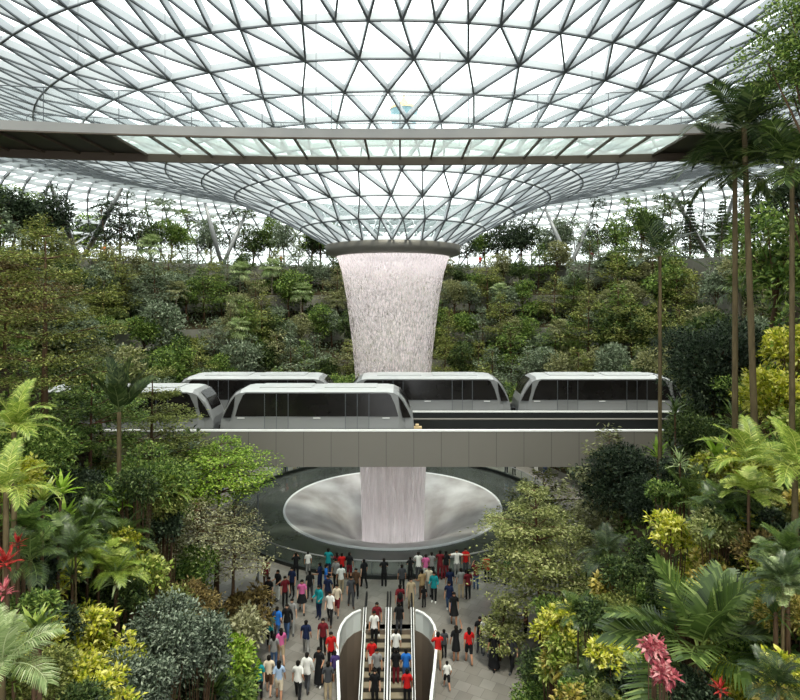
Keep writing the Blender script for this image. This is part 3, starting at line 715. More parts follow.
TU = {'palm': trunk_unit('palm_trunk', M['palm_trunk']), 'pale': trunk_unit('pale_palm_trunk', M['bark_pale']), 'brown': trunk_unit('brown_trunk', M['bark']), 'red': trunk_unit('red_trunk', M['bark_red'])}
REG = []
def slot(o, m):
    o.material_slots[0].link = 'OBJECT'; o.material_slots[0].material = m
def mset(o, m):
    if len(o.data.materials) == 0: o.data.materials.append(m)
    slot(o, m)
def plant(name, proto, loc, s, lk, label, cat='tree', group=None, rz=None, sz=None, bark=None, vi=None):
    p = PT[proto]; d = p[(vi if vi is not None else random.randrange(len(p))) % len(p)]
    t = thing(name, label, cat, loc, random.uniform(0, 6.28) if rz is None else rz, group); t.scale = (s, s, sz or s)
    for nm, me in d.items():
        o = link(nm, me, t)
        mset(o, LM[lk] if nm == 'foliage' else (bark or M['bark']))
    REG.append(t); return t
PH = {'tiered': 9, 'tierfar': 6.5, 'airytier': 8.6, 'broad': 8, 'dense': 7, 'broadfar': 7, 'airy': 8.2, 'conifer': 7.2, 'shrub': 2.0, 'bigleaf': 2.0, 'shrubfar': 2.3}
PR = {'tiered': 3.6, 'tierfar': 2.7, 'airytier': 3.6, 'broad': 3.1, 'dense': 3.1, 'broadfar': 2.5, 'airy': 1.6, 'conifer': 1.3, 'shrub': 1.5, 'bigleaf': 1.5, 'shrubfar': 2.1}
def shrub2(R, H, L, W=None, seed=0, dens=1.):
    """bush built at its own size: leaf balls down its upper part, stems below"""
    rs = np.random.RandomState(seed); st = MB(); cs, rd = [], []; dep = min(H, max(1.35*R, .7 if R > .5 else .25)); br = max(.22 if R > .5 else .11, .36*R); nb = max(6, int(7*(R/br)**1.2*dep/(1.6*R)))
    for i in range(nb):
        a = rs.uniform(0, 6.28); q = R*math.sqrt(rs.uniform(0, 1))*.8; zt = H-br*.6-(H-dep*.8)*0-.35*R*(q/R)**2; z = zt-rs.uniform(0, 1)**1.2*dep*.75; c = (math.cos(a)*q, math.sin(a)*q, max(.15, z)); cs.append(c); rd.append(br*rs.uniform(.75, 1.25))
        limb(st, (c[0]*.25, c[1]*.25, -.3), c, .025, .01, 4)
    per = int(dens*3.2*br*br*12.5/(L*L*.5)*.42)
    return dict(stem=st.mesh('shrub_stems', [M['bark']]), foliage=quads('shrub_foliage', blobs(cs, rd, max(24, min(per, 420)), L, W or L*.5, .85, .5)))
PLACED = []
def pix(name, proto, px, ytop, d, wpx, lk, label, cat='tree', group=None, bark=None, base=None, vi=None, rz=None):
    """a plant whose crown is wpx wide and whose top reaches ytop, seen at column px, distance d; built at its own size"""
    x = (px-400)/F*d; g = ground(x, d); H = EYE-(ytop-Y0)/F*d-g; R = wpx/F*d/2
    if H < .7: print('LOW', name, px, ytop, d, round(H, 2)); H = .7
    sd = int(px*7+ytop) % 9999; L = max(.07, min(.26, .0045*d+.035)); PLACED.append((px, ytop, d))
    if proto == 'umbrella': p = tiered(H, R, 8, int(min(620, 270*(R/3.6)**2*(.2/L)**2+60)), .40, L, sd, .13, 2.3, .22)
    elif proto == 'flat': p = tiered(H, R, 5, int(min(620, 330*(R/3.6)**2*(.2/L)**2+60)), .72, L, sd, .12, 2.6, .1)
    elif proto == 'layers': p = tiered(H, R, 7, int(min(700, 400*(R/3.6)**2*(.2/L)**2+60)), .38, L, sd, .1, 1.9, .12)
    elif proto == 'tiered': p = tiered(H, R, max(5, int(round(H*.75))), int(min(700, 330*(R/3.6)**2*(.2/L)**2*1.35+60)), .38 if H > 9 else .3, L, sd)
    elif proto == 'airytier': p = tiered(H, R, 7, int(min(420, 130*(R/2.4)**2*(.15/L)**2+40)), .52, L*.85, sd, .12)
    elif proto in ('broad', 'dense'): p = broad(H, R, 40 if proto == 'dense' else 32, int(min(600, 250*(R/3)**2*(.22/L)**2+60)), L*1.0, sd, max(.06 if proto == 'dense' else .2, 1-(3.2 if proto == 'dense' else 2.3)*R/H), .85, .32)
    elif proto == 'tierfar': p = tiered(H, R, 6, 160, .25, L, sd, .1)
    else: p = shrub2(R, H, L*1.5 if proto == 'bigleaf' else L*1.0, None, sd, 1)
    PT['own%d' % len(PT)] = [p]
    return plant(name, 'own%d' % (len(PT)-1), (x, d, g), 1, lk, label, cat, group, rz, 1, bark, 0)
def palm(name, kind, px, ytop, d, rad, lk, label, n=13, trunk='palm', tr=.13, lean=0., cat='palm', group=None, merged=False, H=None, leany=0.):
    """ytop: pixel row of the crown centre (top of the trunk)"""
    x = (px-400)/F*d; g = ground(x, d); h = EYE-(ytop-Y0)/F*d-g if H is None else H
    if h < .1: print('LOWPALM', name, px, ytop, d, round(h, 2)); h = .1
    t = thing(name, label, cat, (x, d, g), 0, group); t.rotation_euler = (leany, lean, random.uniform(0, 6.28) if not lean else 0)
    if h > .35:
        o = link('trunk', TU[trunk], t); o.scale = (tr, tr, h); mset(o, {'palm': M['palm_trunk'], 'pale': M['bark_pale'], 'brown': M['bark'], 'red': M['bark_red']}[trunk])
    base = 1.1 if kind == 'fan' else 1.0
    if merged:
        o = link('crown', random.choice(CM[kind]), t, (0, 0, h)); k = rad/(1.5 if kind == 'fan' else 2.3); o.scale = (k, k, k); mset(o, LM[lk]); o.rotation_euler = (0, 0, random.uniform(0, 6))
    else:
        ms = FANM if kind == 'fan' else FM[kind]; full = 1.5 if kind == 'fan' else 1.8 if kind == 'vee' else 2.6
        for i in range(n):
            me = ms[min(len(ms)-1, int(i/n*len(ms)))]; o = link('frond', me, t, (0, 0, h-.03*i/n)); k = rad/full*random.uniform(.88, 1.1); o.scale = (k, k, k)
            o.rotation_euler = (random.uniform(-.25, .25), random.uniform(-.12, .12), i*2.39996+random.uniform(-.25, .25)); mset(o, LM[lk])
    REG.append(t); return t
def rosette(name, kind, px, py, d, rad, lk, label, cat='plant', group=None, H=0., gz=None):
    x = (px-400)/F*d; g = ground(x, d); z = EYE-(py-Y0)/F*d
    t = thing(name, label, cat, (x, d, g), random.uniform(0, 6.28), group)
    h = max(0, z-g)
    if h > .3:
        o = link('stem', TU['brown'], t); o.scale = (.05, .05, h); mset(o, M['bark'])
    o = link('rosette', random.choice(RS[kind]), t, (0, 0, h)); k = rad/(.9 if kind != 'bromeliad' else .6); o.scale = (k, k, k); mset(o, LM[lk]); REG.append(t); return t
# ------------------------------------------------------------------ foreground planting, hand placed
G1 = 'trees of the left garden slope'; G2 = 'trees of the right garden slope'
ORD = ['first', 'second', 'third', 'fourth', 'fifth', 'sixth', 'seventh', 'eighth', 'ninth', 'tenth', 'eleventh', 'twelfth', 'thirteenth', 'fourteenth', 'fifteenth', 'sixteenth', 'seventeenth', 'eighteenth', 'nineteenth']
ORD += ['twentieth']+['twenty-'+x for x in ORD[:9]]+['thirtieth']+['thirty-'+x for x in ORD[:9]]+['fortieth']+['forty-'+x for x in ORD[:9]]
# left slope
pix('terminalia_tree', 'umbrella', 44, 234, 21, 150, 'olive', 'tall olive-green layered tree at the left edge, its crown highest in the left garden', vi=0)
pix('terminalia_tree', 'umbrella', 4, 262, 24, 130, 'bronze', 'bronze-tinted layered tree behind the tallest olive tree at left edge', vi=1)
pix('terminalia_tree', 'tiered', 150, 372, 29, 130, 'olive', 'layered olive tree covering the left end of the nearest train', vi=2)
pix('terminalia_tree', 'tiered', 90, 375, 25, 120, 'mid', 'layered green tree with reddish trunk between the stiff palm and left edge', bark=M['bark_red'], vi=1)
pix('terminalia_tree', 'flat', 216, 444, 29, 124, 'lime', 'bright lime-green layered tree just under the train beam at left', vi=0)
pix('terminalia_tree', 'airytier', 195, 500, 26.5, 105, 'pale', 'pale variegated airy tree at the plaza\'s left edge, left of two', vi=0)
pix('terminalia_tree', 'airytier', 232, 508, 27.5, 85, 'pale', 'pale variegated airy tree at the plaza\'s left edge, right of two', vi=1)
pix('leafy_tree', 'broad', 140, 450, 23, 115, 'mid', 'mid-green rounded tree below the layered olive tree by the train', vi=0)
pix('leafy_tree', 'broad', 92, 490, 20, 110, 'dark', 'dark green rounded tree above the yellow croton bushes on left slope', vi=1)
pix('leafy_tree', 'broad', 20, 420, 19, 110, 'mid', 'mid-green rounded tree behind the yellow-green palms at left edge', vi=0)
pix('leafy_tree', 'dense', 165, 480, 27.5, 70, 'olive', 'olive rounded tree wedged under the lime tree beside the guideway', vi=1)
pix('leafy_tree', 'broad', 125, 545, 19, 75, 'olive', 'small olive tree with a bare reddish trunk above the silver bush', bark=M['bark_red'], vi=1)
palm('stiff_palm', 'vee', 119, 412, 20, 1.75, 'palmdark', 'dark green palm with stiff upright fronds left of the nearest train', 9, 'palm', .10)
palm('areca_palm', 'areca', 14, 432, 13, 1.25, 'palmyel', 'yellow-green palm at the left edge, upper of two', 12, 'palm', .07)
palm('areca_palm', 'areca', 6, 492, 11.5, 1.2, 'palmyel', 'yellow-green palm at the left edge, lower of two', 12, 'palm', .07)
palm('pale_frond_palm', 'plume', 2, 668, 9.2, 1.0, 'palmpale', 'pale feathery palm in the bottom left corner', 11, 'palm', .07)
palm('pale_frond_palm', 'plume', 30, 560, 12.5, .75, 'palm', 'small green feathery palm above the pale corner palm', 10, 'palm', .06)
for x, y, d, wp, lab in ((86, 610, 15, 56, 'topmost yellow croton bush beside the small reddish trunk'), (72, 650, 14, 62, 'yellow croton bush in the middle of the lower left slope'), (100, 672, 13, 60, 'lowest yellow croton bush left of the silver bush'), (22, 668, 11, 45, 'yellow croton bush in the corner beneath the pale palm'), (50, 560, 16, 46, 'yellowish croton bush halfway up left slope beside red bromeliads'), (10, 455, 14, 55, 'yellowish croton bush under the upper yellow-green palm'), (118, 640, 15, 44, 'golden croton bush directly left of the silver bush')):
    pix('croton_bush', 'bigleaf', x, y, d, wp, 'yellow', lab, 'bush', 'yellow crotons of the left slope')
pix('silver_bush', 'shrub', 163, 606, 16, 84, 'silver', 'large silver-grey leafy bush at lower left beside the plaza', 'bush', vi=0)
pix('silver_bush', 'shrub', 196, 622, 17.5, 60, 'silver', 'silver-grey bush on the plaza side of the large silver one', 'bush', vi=1)
pix('silver_bush', 'shrub', 128, 655, 14.5, 80, 'silver', 'low silver-grey bush at the bottom below the large one', 'bush', vi=2)
pix('green_bush', 'bigleaf', 233, 642, 23.5, 50, 'lime', 'vivid green bush at the plaza\'s lower left edge', 'bush')
pix('green_bush', 'bigleaf', 222, 668, 22, 60, 'mid', 'mid-green bush beneath the vivid green one at the plaza edge', 'bush')
pix('tan_bush', 'bigleaf', 247, 590, 27.5, 44, 'bronze', 'brownish variegated bush by the stone planter at plaza\'s left edge', 'bush')
pix('tan_bush', 'bigleaf', 240, 612, 26, 44, 'pale', 'pale variegated bush below the brownish one at plaza\'s left edge', 'bush')
for x, y, d, wp, k, lab in ((30, 520, 17, 80, 'dark', 'dark green bush below the lower yellow-green palm'), (62, 520, 18, 80, 'mid', 'mid-green bush under the dark rounded tree on left slope'), (15, 600, 12.5, 70, 'mid', 'mid-green bush behind the pale corner palm'), (50, 610, 14, 60, 'deep', 'deep green bush between crotons and pale corner palm'), (100, 580, 17.5, 70, 'dark', 'dark bush behind the topmost yellow croton'), (150, 590, 20, 80, 'olive', 'olive bush above the large silver bush'), (185, 590, 22, 70, 'bronze', 'bronze bush at the foot of the pale airy trees'), (30, 655, 10.5, 70, 'olive', 'olive bush at the very bottom left'), (130, 520, 23, 80, 'deep', 'deep green bush at the foot of the mid-green rounded tree'), (60, 470, 21, 80, 'deep', 'deep green bush in shade behind the tree with reddish trunk'), (170, 545, 25, 80, 'mid', 'mid-green bush between the left slope trees and pale trees'), (0, 520, 14, 60, 'gold', 'golden-tinged bush at left edge over the red bromeliads'), (195, 655, 20, 60, 'deep', 'deep green bush right of the low silver bush'), (70, 690, 12, 60, 'dark', 'dark bush at bottom between corner palm and crotons')):
    pix('leafy_bush', 'shrub', x, y, d, wp, k, lab, 'bush', 'leafy bushes of the left slope')
rosette('red_bromeliad', 'bromeliad', 6, 560, 11, .36, 'red', 'large red bromeliad at the left edge', 'flower', 'red bromeliads on the left slope')
rosette('red_bromeliad', 'bromeliad', 18, 542, 12, .22, 'red', 'small red bromeliad above the large one at left edge', 'flower', 'red bromeliads on the left slope')
rosette('red_bromeliad', 'bromeliad', 4, 590, 10.5, .26, 'pink', 'pinkish bromeliad under the large red one at left edge', 'flower', 'red bromeliads on the left slope')
rosette('nest_fern', 'nestfern', 42, 500, 15, .55, 'palmyel', 'yellow-green fern with broad leaves under the olive tree', 'fern')
rosette('nest_fern', 'nestfern', 215, 690, 19, .7, 'palm', 'green strap-leaved plant left of the plaza at the bottom', 'fern')
# right slope
palm('slim_palm', 'spiky', 660, 256, 23.5, 2.15, 'palmdark', 'slim tall palm standing alone right of the trains', 12, 'palm', .085)
palm('feather_palm', 'wedge', 735, 172, 19.5, 2.1, 'palmdark', 'tall palm with broad drooping fronds crossing the bridge, left of three', 17, 'palm', .105)
palm('feather_palm', 'wedge', 757, 128, 18.5, 2.0, 'palmdark', 'tall palm with broad drooping fronds, highest of three at upper right', 17, 'palm', .11, lean=-.035)
palm('feather_palm', 'wedge', 792, 168, 17, 1.6, 'palm', 'tall palm with brighter fronds at the right edge', 13, 'palm', .085)
palm('fan_palm', 'fan', 740, 292, 34, 1.55, 'palm', 'round-headed fan palm behind the tall palm trunks', 18, 'pale', .13)
pix('overhanging_tree', 'broad', 836, -40, 15.5, 150, 'mid', 'light leafy tree top hanging in at the upper right corner', vi=0)
pix('overhanging_tree', 'broad', 812, 150, 22, 70, 'deep', 'dark leafy tree behind the palms at the right edge', vi=1)
pix('ficus_tree', 'dense', 712, 318, 27, 120, 'deep', 'dark dense tree between the slim palm and the tall palms', vi=0)
pix('ficus_tree', 'dense', 622, 440, 29, 92, 'deep', 'dark dense tree in front of the guideway\'s right end', vi=1)
pix('ficus_tree', 'dense', 698, 424, 25.5, 70, 'dark', 'dark tree behind the dracaena stems right of the slim palm', vi=0)
pix('terminalia_tree', 'layers', 542, 490, 28, 142, 'palegreen', 'pale green layered tree at the plaza\'s right edge', bark=M['bark_red'], vi=1)
pix('terminalia_tree', 'tiered', 500, 598, 27, 54, 'palegreen', 'low pale green layered branch tree left of the big pale tree', vi=2)
pix('terminalia_tree', 'tierfar', 545, 474, 38, 110, 'olive', 'olive layered tree beyond the pale tree beside the pool', vi=1)
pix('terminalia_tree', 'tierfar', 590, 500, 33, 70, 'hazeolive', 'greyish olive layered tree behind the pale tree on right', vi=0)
palm('big_leaf_palm', 'cycad', 700, 660, 11.5, 1.5, 'palm', 'large glossy broad-fronded palm at the lower right', 15, 'palm', .15)
palm('areca_palm', 'areca', 752, 468, 15.5, 1.55, 'palmyel', 'arching yellow-green palm at mid right with long fronds', 13, 'palm', .08)
palm('areca_palm', 'areca', 795, 470, 13, 1.3, 'palmyel', 'yellow-green palm cut by the right edge', 12, 'palm', .08)
palm('areca_palm', 'areca', 778, 600, 12, .9, 'palmyel', 'yellow-green palm with golden stem right of the glossy palm', 12, 'palm', .07)
palm('feathery_palm', 'plume', 607, 555, 22, 1.25, 'palmdark', 'dark feathery palm below the dark dense tree', 12, 'palm', .09)
palm('feathery_palm', 'plume', 690, 500, 19, 1.2, 'palm', 'green feathery palm at the foot of the slim tall palm', 12, 'palm', .09)
palm('feathery_palm', 'plume', 590, 680, 17, .85, 'palm', 'feathery palm at the bottom beside the plaza\'s right edge', 12, 'palm', .08)
for x, y, d, wp, k, lab in ((792, 328, 21, 56, 'yellow', 'big yellow croton bush high at the right edge'), (775, 372, 20, 60, 'yellow', 'yellow croton bush beneath the highest one at right'), (800, 400, 18, 60, 'palmyel', 'yellow-green bush low under the high crotons at right'), (690, 588, 13.5, 40, 'yellow', 'yellow flowering bush behind the glossy palm'), (618, 640, 16, 40, 'yellow', 'yellow croton bush above the bottom edge left of glossy palm'), (735, 560, 15, 50, 'gold', 'golden bush on the slope above the glossy palm'), (790, 655, 10, 56, 'yellow', 'yellow croton bush in the bottom right corner'), (735, 665, 11, 40, 'yellow', 'small yellow bush under the glossy palm\'s right fronds'), (718, 520, 16.5, 46, 'palmyel', 'yellow-green bush under the arching palm'), (760, 520, 15, 50, 'gold', 'golden bush behind the arching palm\'s stem'), (668, 690, 12, 36, 'gold', 'golden bush at the bottom below the glossy palm')):
    pix('croton_bush', 'bigleaf', x, y, d, wp, k, lab, 'bush', 'yellow crotons of the right slope')
for x, y, d, wp, k, lab in ((760, 395, 23, 90, 'mid', 'mid-green bush below the tall palm trunks'), (715, 410, 24, 80, 'dark', 'dark bush at the foot of the left tall palm'), (790, 440, 17, 70, 'mid', 'mid-green bush beneath the yellow-green bush at right edge'), (660, 545, 21, 80, 'dark', 'dark bush at the foot of the slim tall palm'), (640, 590, 18, 80, 'mid', 'mid-green bush left of the yellow flowering bush'), (575, 600, 24, 70, 'mid', 'mid-green bush beside the pale tree\'s trunk'), (560, 650, 21.5, 70, 'dark', 'dark bush along the plaza\'s right edge near the bottom'), (600, 625, 20, 70, 'olive', 'olive bush between the plaza and yellow croton'), (640, 660, 15, 80, 'deep', 'deep green bush left of the glossy palm at bottom'), (690, 560, 17, 80, 'dark', 'dark bush above the yellow flowering bush'), (725, 600, 13.5, 70, 'olive', 'olive bush behind the glossy palm\'s right fronds'), (780, 560, 13.5, 80, 'bronze', 'bronze-brown bush at the right edge'), (765, 640, 11, 60, 'mid', 'mid-green bush right of the glossy palm at bottom'), (715, 470, 20, 70, 'mid', 'mid-green bush left of the arching palm'), (775, 490, 15, 70, 'dark', 'dark bush right of the arching palm\'s stem'), (650, 480, 26, 60, 'deep', 'deep green bush behind the slim palm\'s lower trunk'), (545, 690, 20, 60, 'mid', 'mid-green bush at the bottom of the plaza\'s right edge'), (800, 600, 11, 70, 'gold', 'golden-brown bush at right edge above the corner croton'), (610, 690, 15, 70, 'mid', 'mid-green bush at the bottom beneath the yellow croton'), (700, 690, 10, 90, 'deep', 'deep green bush under the glossy palm')):
    pix('leafy_bush', 'shrub', x, y, d, wp, k, lab, 'bush', 'leafy bushes of the right slope')
rosette('dracaena', 'strap', 675, 410, 24, .8, 'palm', 'dracaena with strap leaves right of the slim palm, upper', 'plant', 'dracaenas')
rosette('dracaena', 'strap', 672, 450, 23, .7, 'palmdark', 'dracaena with strap leaves right of the slim palm, lower', 'plant', 'dracaenas')
rosette('dracaena', 'strap', 735, 420, 22, .9, 'palm', 'bright strap-leaved plant at the left tall palm\'s base', 'plant', 'dracaenas')
rosette('nest_fern', 'nestfern', 740, 350, 27, .9, 'palmdark', 'dark broad-leaved fern behind the tall palm trunks', 'fern')
for x, y, d, r, k, lab in ((720, 688, 10, .2, 'red', 'red bromeliad at the bottom beneath the glossy palm'), (778, 552, 13, .15, 'red', 'tiny red flower spike in the bronze bush at right')):
    rosette('red_bromeliad', 'bromeliad', x, y, d, r, k, lab, 'flower', 'red bromeliads on the right slope')
pix('purple_flower', 'shrub', 613, 622, 17.5, 12, 'purple', 'small round purple flower head left of the glossy palm', 'flower', None)
rosette('strap_plant', 'strap', 640, 680, 13.5, .55, 'silver', 'grey-green strap-leaved plant left of the glossy palm', 'plant')
rosette('fern', 'fern', 625, 665, 15, .5, 'palmpale', 'pale fern fronds near the yellow croton at bottom', 'fern')
rosette('fern', 'fern', 768, 620, 11.5, .5, 'palm', 'green fern right of the glossy palm', 'fern')
rosette('fern', 'fern', 565, 668, 20, .6, 'palmyel', 'yellow-green fern at the plaza\'s right edge', 'fern')

# smaller planting in front of the bushes, on both slopes
random.seed(21)
FILL = {}
base_ = list(PLACED)
def inside(px, py, side):
    if side == 'left': return px < 150+(py-440)*.33-(40 if 520 < py < 600 else 0) and py > 455+.1*px and not (48 < px < 225 and py > 585) and not (px < 40 and 530 < py < 610)
    return px > 600-(py-430)*.28 and py > 455-.2*(px-640) and not (645 < px < 775 and 560 < py < 700) and not (px < 650 and py < 560)
for side, n in (('left', 40), ('right', 56)):
    k = 0
    while k < n:
        px = random.uniform(0, 245) if side == 'left' else random.uniform(550, 800); py = random.uniform(450, 698)
        if not inside(px, py, side): continue
        q = sorted(base_, key=lambda b: (b[0]-px)**2+(b[1]+18-py)**2)[:3]; d = min(b[2] for b in q)-random.uniform(.3, 1.0)
        if (py-Y0)/F*d > EYE-.3-ground((px-400)/F*d, d): d -= 1.5
        if (py-Y0)/F*d > EYE-.3-ground((px-400)/F*d, d) or d < 7: k += .2; continue
        kind, nm, cols = random.choice([('fern', 'fern', 'palm palmyel mid palmpale'), ('strap', 'strap_plant', 'palm palmpale silver palmyel'), ('nestfern', 'nest_fern', 'palm lime palmyel'), ('areca', 'small_palm', 'palm palmyel palmdark'), ('bigleaf', 'croton_bush', 'yellow gold bronze palmyel'), ('shrub', 'leafy_bush', 'mid dark palegreen olive deep'), ('shrub', 'leafy_bush', 'mid palegreen olive dark'), ('bigleaf', 'croton_bush', 'yellow palmyel gold'), ('bigleaf', 'croton_bush', 'palmyel mid yellow')])
        lk = random.choice(cols.split()); FILL.setdefault((side, kind, nm, lk), []).append((px, py, d)); k += 1
TONE = dict(palm='green', palmyel='yellow-green', mid='mid-green', palmpale='pale green', silver='silvery', lime='lime-green', palmdark='dark green', yellow='yellow', gold='golden', bronze='bronze', dark='dark green', palegreen='pale green', olive='olive', deep='deep green')
for (side, kind, nm, lk), L_ in FILL.items():
    for i, (px, py, d) in enumerate(sorted(L_)):
        what = {'fern': 'small feathery fern', 'strap': 'small strap-leaved plant', 'nestfern': 'small broad-leaved fern', 'areca': 'small arching palm', 'bigleaf': 'small croton shrub', 'shrub': 'small leafy shrub'}[kind]
        lab = '%s %s among the %s slope bushes' % (TONE[lk], what, side)+(', %s from the left' % ORD[i] if len(L_) > 1 else ''); gr = '%s %ss on the %s slope' % (TONE[lk], what, side); r = random.uniform(14, 26)/F*d
        if kind in ('fern', 'strap', 'nestfern'): rosette(nm, kind, px, py, d, r, lk, lab, 'plant', gr)
        elif kind == 'areca': palm(nm, 'areca', px, py, d, r*1.5, lk, lab, 0, 'palm', .035, 0, 'palm', gr, True)
        else: pix(nm, kind, px, py, d, random.uniform(26, 44), lk, lab, 'bush', gr)

pix('flowering_bush', 'bigleaf', 652, 642, 10.6, 12, 'pink', 'pink flowering bush left of the glossy palm, upper', 'flower', 'pink flowering bushes')
pix('flowering_bush', 'bigleaf', 665, 666, 10.2, 14, 'pink', 'pink flowering bush under the glossy palm\'s left fronds', 'flower', 'pink flowering bushes')
pix('croton_bush', 'bigleaf', 686, 586, 12.6, 40, 'yellow', 'yellow flowering bush rising in front of the glossy palm\'s rear fronds', 'bush')
# stone pieces at the plaza's left edge
x0 = at(250, 600, 30); tp = thing('stone_planter', 'tall grey stone planter block at the plaza\'s left edge', 'planter', (x0.x, 30, ground(x0.x, 30)))
mb = MB(); mb.box(-.45, .45, -.45, .45, -.1, 1.9); build(mb, 'body', M['riser'], tp); mb = MB(); mb.box(-.5, .5, -.5, .5, 1.9, 2.0); build(mb, 'coping', M['stone'], tp)
x0 = at(258, 560, 33.5); tl = thing('lamp_post', 'slim grey post rising beside the pool at left', 'post', (x0.x, 33.5, ground(x0.x, 33.5)))
mb = MB(); mb.tube([(0, 0, 0), (0, 0, 5.6)], .05, 8); build(mb, 'pole', M['steel'], tl); mb = MB(); mb.lathe([(.16, 0), (.16, .06), (.05, .08)], 12); build(mb, 'base_plate', M['steel'], tl)

# ------------------------------------------------------------------ far terraces and ridge
FAR = []
def far(kind, name, px, d, s, lk, desc, place, cat='tree', sz=None, bark=None, h=None, yoff=0):
    x = (px-400)/F*d; g = ground(x, d); FAR.append((kind, name, px, d, x, g, s, lk, desc, place, cat, sz, bark, h))
def terr_d(px, u):
    """distance at which the sight column px meets terrace offset u on the far bowl"""
    best = None
    for d in np.arange(50, 110, .25):
        x = (px-400)/F*d; r = math.hypot(x-CX, d-CY)
        if r-17 >= u: return d
    return 110
random.seed(5)
PAL = [('tierfar', 'layered_tree'), ('broadfar', 'bushy_tree'), ('tierfar', 'layered_tree'), ('broadfar', 'bushy_tree'), ('shrubfar', 'terrace_shrub')]
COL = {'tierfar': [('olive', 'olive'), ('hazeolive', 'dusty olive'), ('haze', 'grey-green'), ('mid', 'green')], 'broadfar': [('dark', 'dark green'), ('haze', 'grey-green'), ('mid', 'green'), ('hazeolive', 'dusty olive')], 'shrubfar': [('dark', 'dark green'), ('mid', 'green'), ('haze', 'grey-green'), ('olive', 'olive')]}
WORD = {'tierfar': 'layered tree', 'broadfar': 'bushy tree', 'shrubfar': 'shrub'}
TERR = [(1.8, 'lowest far terrace'), (6.8, 'second far terrace'), (11.8, 'third far terrace'), (16.8, 'fourth far terrace'), (21.6, 'fifth far terrace')]
for ti, (u, place) in enumerate(TERR):
    px = -10+random.uniform(0, 15)
    while px < 690:
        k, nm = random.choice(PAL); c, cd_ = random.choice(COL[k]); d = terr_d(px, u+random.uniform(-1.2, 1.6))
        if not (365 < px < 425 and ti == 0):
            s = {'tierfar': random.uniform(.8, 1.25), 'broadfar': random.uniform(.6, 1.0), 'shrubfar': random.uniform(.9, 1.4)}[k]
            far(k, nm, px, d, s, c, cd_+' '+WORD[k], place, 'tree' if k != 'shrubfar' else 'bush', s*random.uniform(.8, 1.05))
        px += random.uniform(11, 20)
for px, yt, tr_ in ((150, 246, 'red'), (176, 291, 'pale'), (112, 322, 'pale'), (239, 305, 'pale'), (257, 322, 'pale'), (239, 328, 'pale'), (301, 292, 'pale'), (336, 300, 'pale'), (240, 272, 'pale'), (272, 268, 'pale'), (500, 292, 'pale'), (560, 330, 'pale'), (610, 300, 'pale'), (570, 352, 'pale')):
    for u in (.6, 5.5, 10.5, 15.5, 20.5, 25):
        d = terr_d(px, u); hh = EYE-(yt-Y0)/F*d-ground((px-400)/F*d, d)
        if hh < 4.6: break
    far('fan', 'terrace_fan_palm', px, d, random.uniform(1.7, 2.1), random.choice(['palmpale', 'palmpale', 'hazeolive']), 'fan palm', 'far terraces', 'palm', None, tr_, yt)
px = -5
while px < 800:          # ridge trees under the roof edge
    if not 338 < px < 452:
        k = random.choice(['airy', 'airy', 'airy', 'broadfar'] if px > 330 else ['airy', 'broadfar', 'airy', 'broadfar']); d = terr_d(px, random.uniform(25.5, 33)); 
        d = min(d, 100)
        if any(abs(px-q) < 26 for q in (80, 222, 570, 713)): d = max(d, 90)
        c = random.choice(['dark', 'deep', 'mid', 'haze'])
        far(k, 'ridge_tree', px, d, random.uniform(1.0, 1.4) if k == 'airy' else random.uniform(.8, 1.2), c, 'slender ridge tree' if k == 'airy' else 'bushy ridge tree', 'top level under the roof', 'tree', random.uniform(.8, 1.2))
    px += random.uniform(8, 17)
far('conifer', 'ridge_conifer', 690, terr_d(690, 26), 1.0, 'deep', 'dark conifer', 'top level left of the tall palms', 'tree', 1.0)
far('conifer', 'ridge_conifer', 722, terr_d(722, 27), .9, 'dark', 'dark conifer', 'top level behind the tall palms', 'tree', .95)
groups = {}
for f in sorted(FAR, key=lambda f: f[2]): groups.setdefault((f[8], f[9]), []).append(f)
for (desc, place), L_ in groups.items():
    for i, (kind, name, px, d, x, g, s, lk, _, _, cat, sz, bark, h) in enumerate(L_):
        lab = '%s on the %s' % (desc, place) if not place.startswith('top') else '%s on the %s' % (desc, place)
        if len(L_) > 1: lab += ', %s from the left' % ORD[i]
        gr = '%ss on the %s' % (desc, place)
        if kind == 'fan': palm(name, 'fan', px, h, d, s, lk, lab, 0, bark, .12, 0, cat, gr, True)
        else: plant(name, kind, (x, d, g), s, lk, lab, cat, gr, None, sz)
# side slopes further up, where the hand-placed planting thins out
random.seed(9)
S2 = {}
for side, wd_ in ((-1, 'left'), (1, 'right')):
    for y in np.arange(30, 66, 3.6):
        for u in (2.5, 7.5, 12.5, 17.5, 22.5):
            yy_ = y+random.uniform(-1, 1); uu = u+random.uniform(-1.2, 1.2); x = CX+side*(wid(yy_)+uu)
            if yy_ > 48: x = CX+side*math.sqrt(max(0, (17+uu)**2-(yy_-CY)**2))
            px = 400+x/yy_*F
            if not -60 < px < 860 or (33.5 < yy_ < 45 and ground(x, yy_) < 13): continue
            k = random.choice(['tierfar', 'broadfar', 'shrubfar', 'broadfar']); c, cd_ = random.choice(COL[k])
            S2.setdefault((side, cd_, k), []).append((px, x, yy_, c))
for (side, cd_, k), L_ in S2.items():
    for i, (px, x, y, c) in enumerate(sorted(L_)):
        wd_ = 'left' if side < 0 else 'right'; s = random.uniform(.7, 1.0)
        lab = '%s %s on the upper %s slope' % (cd_, WORD[k], wd_)+(', %s from the left' % ORD[i] if len(L_) > 1 else '')
        plant('slope_tree' if k != 'shrubfar' else 'slope_shrub', k, (x, y, ground(x, y)), s, c, lab, 'tree' if k != 'shrubfar' else 'bush', '%s %ss on the upper %s slope' % (cd_, WORD[k], wd_))

